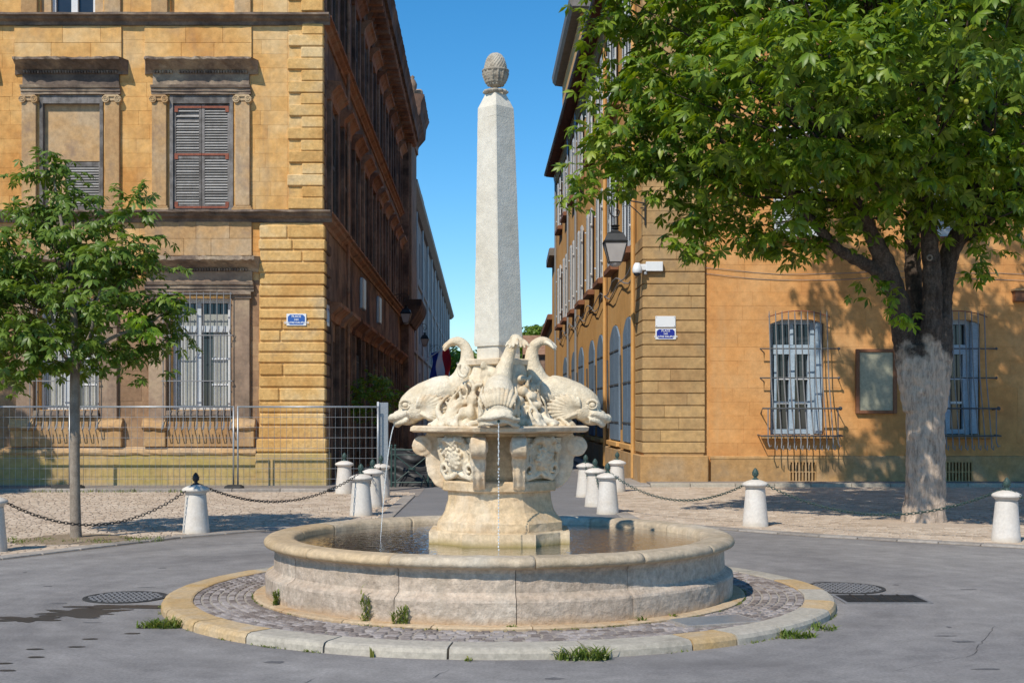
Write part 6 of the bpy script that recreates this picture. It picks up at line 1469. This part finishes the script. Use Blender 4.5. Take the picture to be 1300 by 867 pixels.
# --- the big chestnut
big = [lob(812, 0, 20.5, 60), lob(885, 60, 20, 85), lob(775, 212, 20.2, 34, 46, rz=30), lob(790, 212, 20.4, 44, rz=20), lob(830, 120, 20.5, 60), lob(792, 190, 20.6, 38, rz=28), lob(882, 285, 20.4, 34, rz=34), lob(785, 40, 20.8, 34, rz=30), lob(815, 170, 20, 58, rz=38), lob(900, 240, 20.3, 60, rz=62), lob(965, 130, 19, 118), lob(985, 255, 20, 80, rz=60), lob(1090, 130, 18.3, 125), lob(1075, 235, 20.5, 80, rz=50),
       lob(1190, 130, 19.3, 120), lob(1230, 235, 20.4, 78, rz=62), lob(1320, 150, 20, 130), lob(1300, 225, 21.5, 70, rz=40), lob(880, -70, 20.5, 110), lob(1020, -90, 20, 140), lob(1180, -110, 20, 150), lob(1340, -60, 21, 140), lob(1150, 210, 19.2, 70, rz=50),
       lob(980, 60, 23.5, 150), lob(1160, 60, 24.5, 160), lob(1330, 80, 24.5, 150), lob(1060, 210, 23.5, 85, rz=45), lob(1230, 215, 24, 85, rz=45), lob(1100, -150, 22.5, 170), lob(1460, 60, 22, 120), lob(940, 215, 22.5, 70, rz=50), lob(1060, 60, 16.8, 90), lob(1210, 20, 16.6, 90)]
T2 = thing('chestnut_tree', 'big spreading chestnut tree with pale based trunk in front of the right building', 'tree', (TREE2[0], TREE2[1], 0))
hi = [(5.4, 25.4, 11.8, 1.9, 1.8, 1.5), (6.0, 26.0, 12.6, 2.0, 1.9, 1.6), (8.6, 26.0, 12.2, 2.1, 1.9, 1.6), (5.0, 22.5, 12.6, 2.2, 2.0, 1.8), (8.0, 22.0, 13.4, 2.4, 2.2, 1.8), (11.0, 25.0, 11.8, 2.2, 2.0, 1.6), (7.0, 27.2, 9.5, 1.6, 1.3, 1.3), (10.0, 27.0, 9.2, 1.7, 1.3, 1.3)]
its0, _t = crown_items(hi, .95, .26, nr, .42, 12)
its, tips = crown_items(big, 2.2, .215, nr, .38, 15)
def spray(px, py, Y, r, n, leaf, L):
    c = np.array([PX(px, Y), Y, PZ(py, Y)])
    for _ in range(n): e = np.clip(nr.normal(0, 1, 3), -1.6, 1.6)*r*np.array([1, .8, .6]); L.append((c+e, e/(np.linalg.norm(e)+1e-6)+np.array([0, -.3, -.35]), leaf*nr.uniform(.7, 1.1)))
for q in ((1262, 300, 20.6, .28, 40), (1245, 345, 20.6, .16, 12), (1060, 292, 20.4, .3, 40), (1010, 322, 20.2, .18, 18), (730, 255, 20.1, .15, 16), (745, 100, 20.3, .2, 14), (740, 225, 20.1, .2, 20), (1135, 300, 20.6, .25, 22), (1190, 275, 20.2, .3, 40), (1290, 265, 20.8, .3, 30), (905, 318, 20.3, .25, 26), (950, 290, 20.2, .3, 30), (860, 312, 20.2, .14, 12)): spray(*q, .19, its)
sel = nr.random(len(its)) < .10; lt = [i for i, q in zip(its, sel) if q]; its = [i for i, q in zip(its, sel) if not q]
o = bpy.data.objects.new('young_leaves', leaves_mesh('young_leaves', lt, M['leaf_light'], nr)); col.objects.link(o); attach(o, T2); o['kind'] = 'stuff'  # lighter leaves for variety, the crown's sunlit highlights put into their colour
its += its0
cr = leaves_mesh('crown', its, M['leaf'], nr); o = bpy.data.objects.new('crown', cr); col.objects.link(o); attach(o, T2)
print('big tree leaves', len(its))
for q, lf, mm in (((1100, 365, 20.1, .17, 18), .17, 'leaf'), ((1135, 375, 20.1, .10, 6), .17, 'leaf'), ((1235, 345, 20.3, .12, 8), .17, 'leaf'), ((1146, 402, 20.0, .13, 20), .15, 'leaf3'), ((1262, 80, 14.2, .17, 12), .23, 'leaf2'), ((1300, 95, 14.3, .2, 12), .23, 'leaf2'), ((1230, 60, 14.4, .10, 5), .22, 'leaf2')):
    L2 = []; spray(*q, lf, L2); o = bpy.data.objects.new('leaf_shoot', leaves_mesh('leaf_shoot', L2, M[mm], nr)); col.objects.link(o); attach(o, T2); o['kind'] = 'stuff'
fr = MB()
for px, py, Y in ((1158, 18, 17.5), (1018, 68, 17.2), (1215, 130, 17.4), (1170, 165, 17.6), (1255, 220, 18), (1003, 185, 18.2), (850, 55, 18.8), (925, 252, 19), (1175, 150, 17.6), (1264, 150, 18), (1006, 190, 18.2), (1090, 60, 16.2), (880, 160, 18.5)):
    for k in range(2): fr.ball((PX(px, Y)+k*.07, Y-.15, PZ(py, Y)-.03*k), .036, 8, 6)
fr.build('husk', M['fruit'], T2, smooth=True)
def P3(px, py, Y): return (PX(px, Y), Y, PZ(py, Y))
def limb(mb, pts, rad, sides=12, n=4):
    q = [np.array([*P3(*p), r]) for p, r in zip(pts, rad)]; q = [2*q[0]-q[1]]+q+[2*q[-1]-q[-2]]; o_ = []
    for i in range(1, len(q)-2):
        for j in range(n): t = j/n; a, b_, c, d = q[i-1:i+3]; o_.append(.5*((2*b_)+(-a+c)*t+(2*a-5*b_+4*c-d)*t*t+(-a+3*b_-3*c+d)*t**3))
    o_.append(q[-2]); mb.tube([tuple(v[:3]) for v in o_], [max(.01, v[3]) for v in o_], sides)
tk = MB(); Yt = TREE2[1]
limb(tk, [(1172, 672, Yt), (1173, 655, Yt), (1175, 620, Yt), (1175, 560, Yt), (1174, 510, Yt), (1171, 470, Yt), (1174, 440, Yt)], [.40, .35, .315, .30, .305, .34, .32], 20)
limb(tk, [(1166, 520, Yt), (1156, 460, Yt), (1148, 425, Yt), (1140, 380, Yt-.1), (1126, 340, Yt-.2), (1105, 295, Yt-.4), (1085, 255, Yt-.6), (1060, 180, Yt-.8), (1030, 90, Yt-1)], [.25, .235, .20, .17, .155, .13, .11, .08, .04])
limb(tk, [(1182, 520, Yt), (1190, 460, Yt), (1194, 420, Yt), (1196, 370, Yt+.1), (1206, 320, Yt+.1), (1222, 290, Yt), (1238, 240, Yt), (1250, 170, Yt), (1275, 60, Yt)], [.25, .235, .19, .165, .16, .15, .13, .10, .06])
limb(tk, [(1178, 500, Yt-.05), (1180, 440, Yt-.15), (1184, 380, Yt-.25), (1181, 320, Yt-.35), (1176, 270, Yt-.4), (1170, 190, Yt-.3), (1160, 60, Yt)], [.22, .18, .155, .14, .125, .10, .06])
limb(tk, [(1170, 470, Yt+.15), (1166, 410, Yt+.4), (1160, 360, Yt+.6), (1158, 300, Yt+.8), (1160, 220, Yt+1.1), (1140, 100, Yt+1.6)], [.20, .15, .14, .13, .11, .06])
limb(tk, [(1140, 378, Yt-.1), (1118, 350, Yt-.2), (1092, 332, Yt-.3), (1066, 318, Yt-.5), (1030, 280, Yt-.7), (980, 220, Yt-.9), (900, 170, Yt-.8)], [.13, .11, .095, .085, .07, .055, .03])
limb(tk, [(1214, 305, Yt+.1), (1235, 296, Yt+.1), (1258, 275, Yt), (1300, 230, Yt)], [.11, .09, .075, .05])
tk.ball(P3(1192, 408, Yt-.19), (.06, .04, .06), 10, 8); tk.ball(P3(1186, 450, Yt-.2), (.07, .05, .09), 10, 8)
remesh(tk, 'trunk', M['bark'], T2, .022, .022, 6.5, 2, 1)
for px, py, rr in ((1186.5, 408.5, .055), (1181, 327, .04)):     # pruning scars
    c = P3(px, py, Yt-.30 if py > 400 else Yt-.50); MB().tube([(c[0]+rr*math.cos(2*math.pi*i/14), c[1]+.03, c[2]+rr*math.sin(2*math.pi*i/14)) for i in range(15)], .014, 6).build('pruning_scar', M['bark2'], T2, smooth=True)
br = MB()
for c in tips[::9]:
    c = Vector(c); a = Vector(P3(1165, 250, Yt)); a = a.lerp(c, .35)+Vector((0, 0, -.3*nr.random())); mid = a.lerp(c, .5)+Vector(nr.normal(0, .15, 3)); br.tube([tuple(a), tuple(mid), tuple(c)], [.028, .018, .006], 5)
br.build('branch', M['twig'], T2)['kind'] = 'stuff'
# --- an unseen chestnut added at the left to shade the wall behind the fence
T3 = copy_tree(T2); T3.location = (-17.4, 25.2, 0); T3.rotation_euler = (0, 0, 2.2); T3.scale = (.72, .72, .9); T3['label'] = 'unseen chestnut tree added out of frame at the left to shade the wall'
# --- the young tree
yt = TREE1[1]
T1 = thing('young_chestnut_tree', 'young chestnut tree with thin pale trunk in front of the left building', 'tree', (TREE1[0], yt, 0))
sm = [lob(66, 232, 18.2, 34, rz=40), lob(95, 285, 18.2, 60), lob(40, 315, 18.3, 60), lob(165, 262, 18, 24, rz=24), lob(140, 320, 18, 55), lob(188, 365, 18.3, 42, rz=45), lob(120, 385, 17.9, 74), lob(30, 395, 18, 75), lob(205, 420, 18.4, 30, rz=32), lob(160, 435, 18.4, 36, rz=24), lob(80, 440, 18.1, 60, rz=38), lob(-15, 350, 18.3, 55), lob(-10, 430, 18.4, 50, rz=40), lob(100, 370, 19, 70), lob(20, 455, 17.9, 40, rz=26)]
its, tips = crown_items(sm, 7.0, .155, nr, .21, 8, shell=.4)
for q in ((228, 385, 18, .10, 8), (232, 345, 18, .07, 4), (185, 240, 18, .08, 5), (20, 225, 18.2, .12, 7), (62, 195, 18.2, .09, 6), (240, 400, 18, .06, 4), (215, 470, 18, .06, 4), (175, 478, 18, .1, 6), (15, 490, 18, .12, 7), (130, 470, 18, .12, 9), (8, 262, 18.2, .1, 6)): spray(*q, .15, its)
o = bpy.data.objects.new('crown', leaves_mesh('crown', its, M['leaf2'], nr)); col.objects.link(o); attach(o, T1)
L2 = []
for q in ((172, 398, 17.1, .13, 10), (190, 425, 17.2, .10, 7), (215, 375, 17.4, .08, 4)): spray(*q, .15, L2)
o = bpy.data.objects.new('sunlit_shoot', leaves_mesh('sunlit_shoot', L2, M['leaf3'], nr)); col.objects.link(o); attach(o, T1); o['kind'] = 'stuff'
print('small tree leaves', len(its))
tk = MB()
limb(tk, [(97, 692, yt), (96.5, 680, yt), (95.5, 640, yt), (95, 590, yt), (95, 540, yt), (95, 485, yt), (96, 440, yt), (92, 380, yt), (85, 320, yt), (72, 250, yt), (66, 205, yt)], [.10, .082, .074, .070, .070, .068, .055, .045, .034, .02, .008], 12)
for pts in (((96, 470, yt), (75, 440, yt-.1), (66, 400, yt-.2), (40, 350, yt-.2)), ((96, 455, yt), (115, 425, yt-.1), (122, 385, yt-.2), (150, 320, yt)), ((96, 462, yt), (140, 430, yt-.2), (190, 410, yt-.1), (215, 390, yt)), ((95, 470, yt), (50, 450, yt), (10, 430, yt+.1), (-20, 400, yt))):
    limb(tk, pts, [.032, .026, .018, .007], 8)
tk.build('trunk', M['bark2'], T1, smooth=True)
br = MB()
for c in tips[::5]:
    c = Vector(c); a = Vector(P3(95, 400, yt)).lerp(c, .5)+Vector((0, 0, -.1)); br.tube([tuple(a), tuple(a.lerp(c, .5)+Vector(nr.normal(0, .05, 3))), tuple(c)], [.010, .007, .003], 4)
br.build('branch', M['twig'], T1)['kind'] = 'stuff'
# --- trees closing the street
def far_tree(x, y, z, r, h, lab, seed):
    t = thing('street_tree', lab, 'tree', (x, y, 0)); n2 = np.random.default_rng(seed)
    lobes = [(x+n2.normal(0, r*.45), y+n2.normal(0, r*.4), z+n2.uniform(-.5, .6)*h, r*n2.uniform(.4, .6), r*.5, h*n2.uniform(.35, .5)) for _ in range(9)]
    its, _ = crown_items(lobes, .55, .75, n2, .8, 8); o = bpy.data.objects.new('crown', leaves_mesh('crown', its, M['leaf'], n2)); col.objects.link(o); attach(o, t)
    MB().tube([(x, y, 0), (x+.1, y, z*.5), (x, y, z)], [.45, .35, .2], 8).build('trunk', M['twig'], t)
far_tree(-7.2, 168, 6.2, 6.5, 6.0, 'tree at the end of the street left of the obelisk behind the curled tail', 1)
far_tree(2.6, 172, 8.5, 6.5, 5.5, 'tree at the end of the street just right of the obelisk', 2)
far_tree(-2.2, 176, 5.0, 5.5, 5.0, 'tree at the end of the street hidden by the fountain', 4)
n3 = np.random.default_rng(8); its, _ = crown_items([(-3.75, 36, 2.15, .75, .7, .65), (-4.0, 38, 2.3, .6, .6, .6)], 5, .16, n3, .25, 8)
t = thing('shrub', 'dark green shrub against the shaded street wall behind the wire fence', 'shrub', (-3.75, 36, 0)); o = bpy.data.objects.new('foliage', leaves_mesh('foliage', its, M['leaf'], n3)); col.objects.link(o); attach(o, t)
MB().tube([(-3.85, 36.5, 0), (-3.8, 36.3, 1.0), (-3.8, 36.2, 1.9)], [.06, .05, .03], 7).build('stem', M['twig'], t)
# ================================================================ CRACKS IN THE ASPHALT
def crack(pts, w_, name='crack'):
    P_ = []
    for a, b_ in zip(pts, pts[1:]):
        n = max(2, int(math.dist(a, b_)/.08)); P_ += [(a[0]+(b_[0]-a[0])*i/n+rnd.uniform(-.012, .012), a[1]+(b_[1]-a[1])*i/n+rnd.uniform(-.012, .012)) for i in range(n)]
    vs = []
    for i, (x, y) in enumerate(P_): q = w_*rnd.uniform(.4, 1)*min(1, i/2+.1, (len(P_)-1-i)/2+.1); vs += [(x-q, y-q*.3, .0025), (x+q, y+q*.3, .0025)]
    setting(MB().add(vs, [(2*i, 2*i+1, 2*i+3, 2*i+2) for i in range(len(P_)-1)]).build(name, M['rubber']))
crack([(-.55, 8.75), (-.40, 9.2)], .005); crack([(-1.45, 8.4), (-1.3, 8.9)], .005); crack([(2.6, 9.0), (3.4, 9.6), (4.1, 11.0)], .004); crack([(-3.2, 9.9), (-4.4, 9.2), (-5.2, 9.3)], .004); crack([(1.2, 8.5), (2.0, 8.75)], .004)
for i in range(26):
    a = rnd.uniform(-1, 1); y = rnd.uniform(8.6, 15); x = a*.39*y
    if math.hypot(x-FX, y-DC) > 3.3: blob('road_stain', x, y, rnd.uniform(.02, .10), rnd.uniform(.015, .05), 60+i*1.7, m=M['stain_mat'], z=.0015+.00005*i, k=12, amp=.5)
# ================================================================ WEEDS
def blade(L_, x, y, z, h, a, bend, w_):
    dx, dy = math.cos(a), math.sin(a); p = [(x+dx*bend*t*t*h, y+dy*bend*t*t*h, z+h*t*(1-.3*bend*t)) for t in (0, .4, .75, 1)]
    s_ = (-dy*w_, dx*w_); vs = []
    for (q, k) in zip(p, (1, .9, .6, .05)): vs += [(q[0]-s_[0]*k, q[1]-s_[1]*k, q[2]), (q[0]+s_[0]*k, q[1]+s_[1]*k, q[2])]
    L_.add(vs, [(0, 1, 3, 2), (2, 3, 5, 4), (4, 5, 7, 6)])
def weed(x, y, z, rx, ry, h, n, lab, upright=False, leafy=False):
    mb = MB()
    for _ in range(n):
        a = rnd.random()*6.28; q = rnd.random()**.5; px, py = x+rx*q*math.cos(a), y+ry*q*math.sin(a)
        if leafy:
            hh = h*rnd.uniform(.5, 1)
            for k in range(12): blade(mb, px+rnd.uniform(-.01, .01), py, z+hh*k/12, .045, rnd.random()*6.28, 1.0, .006)
        else: blade(mb, px, py, z, h*rnd.uniform(.4, 1), rnd.random()*6.28, rnd.uniform(.5, 1.3) if not upright else rnd.uniform(.05, .3), rnd.uniform(.004, .010))
    o = mb.build('weed', M['grass']); tag(o, lab, 'weed'); return o
def rim_pt(deg, r): return ang_pt(R_(deg), r)
x, y = rim_pt(-58, 3.25); weed(x, y, 0, .16, .10, .12, 150, 'green tuft against the yellow kerb at the left of the island')
x, y = rim_pt(-59.5, 3.32); weed(x-.05, y-.05, 0, .12, .07, .09, 60, 'low yellowish weed left of the big kerb tuft')
x, y = rim_pt(11.2, 3.23); weed(x, y, 0, .20, .05, .15, 130, 'grassy tuft in front of the white kerb near the camera')
x, y = rim_pt(13, 3.23); weed(x+.06, y, 0, .06, .04, .08, 25, 'small leafy weed right of the front grassy tuft')
x, y = rim_pt(47, 3.25); weed(x, y, 0, .17, .10, .09, 120, 'spreading weed against the right kerb of the island')
x, y = rim_pt(56, 3.25); weed(x, y, 0, .12, .14, .08, 70, 'dry straggling weed further round the right kerb')
x, y = rim_pt(-3.5, 3.21); weed(x, y, 0, .03, .02, .06, 10, 'tiny weed at the front kerb joint'); x, y = rim_pt(-16.5, 3.2); weed(x, y, .0, .015, .01, .10, 8, 'tiny weed on the kerb face left of centre', True)
x, y = rim_pt(-28.5, 2.27); weed(x, y, .09, .035, .02, .36, 7, 'tall thin plant growing up the basin wall', True, True)
x, y = rim_pt(-20, 2.28); weed(x, y, .09, .06, .02, .15, 9, 'short bushy plant at the foot of the basin wall', True, True)
x, y = rim_pt(-60, 2.27); weed(x, y, .09, .035, .02, .14, 6, 'small plant at the left foot of the basin wall', True, True)
x, y = rim_pt(31, 2.29); weed(x, y, .09, .05, .02, .07, 14, 'little weed at the right foot of the basin wall')
x, y = rim_pt(40, 2.29); weed(x, y, .09, .03, .02, .05, 10, 'tiny weed farther right along the basin foot'); x, y = rim_pt(3, 2.29); weed(x, y, .09, .05, .01, .04, 14, 'thin moss line at the centre of the basin foot')
mb = MB()
for _ in range(70):
    kk = rnd.random() < .5; a0 = rnd.uniform(-95, 95); rr = 3.178 if kk else 2.345
    for _k in range(rnd.randint(3, 14)):
        x, y = rim_pt(a0+rnd.gauss(0, .9), rr+abs(rnd.gauss(0, .012))); blade(mb, x, y, 0 if kk else .07, rnd.uniform(.008, .035), rnd.random()*6.28, 1.0, .004)
for _ in range(260):
    a0 = rnd.uniform(-180, 180); x, y = rim_pt(a0, rnd.uniform(2.4, 2.83)); blade(mb, x, y, .065, rnd.uniform(.010, .024), rnd.random()*6.28, 1.0, .004)
o = mb.build('moss', M['grass']); o['kind'] = 'stuff'; o['label'] = 'moss and tiny weeds along the kerb and the basin foot'
mb = MB()
for _ in range(900):
    a = rnd.uniform(-3.3, .3); q = rnd.uniform(.35, 1.0); px, py = TREE1[0]+q*1.0*math.cos(a)*(1 if math.cos(a) < 0 else 1.25), TREE1[1]+q*.72*math.sin(a)
    if noise.noise(Vector((px*3, py*3, 0))) > -.1: blade(mb, px, py, .0, rnd.uniform(.03, .09), rnd.random()*6.28, rnd.uniform(.3, 1), .006)
o = mb.build('grass', M['grass']); o['kind'] = 'stuff'; o['label'] = 'thin grass at the foot of the young tree'
mb = MB()
for _ in range(240):
    px = rnd.choice((-10.5, -8.6, -9.6, -7.2))+rnd.gauss(0, .35); blade(mb, px, 28.86+rnd.gauss(0, .05), 0, rnd.uniform(.04, .13), rnd.random()*6.28, .5, .008)
o = mb.build('grass', M['grass']); o['kind'] = 'stuff'; o['label'] = 'sparse weeds along the left sidewalk kerb'
print('objects', len(bpy.data.objects), 'tris', sum(len(m.polygons) for m in bpy.data.meshes))
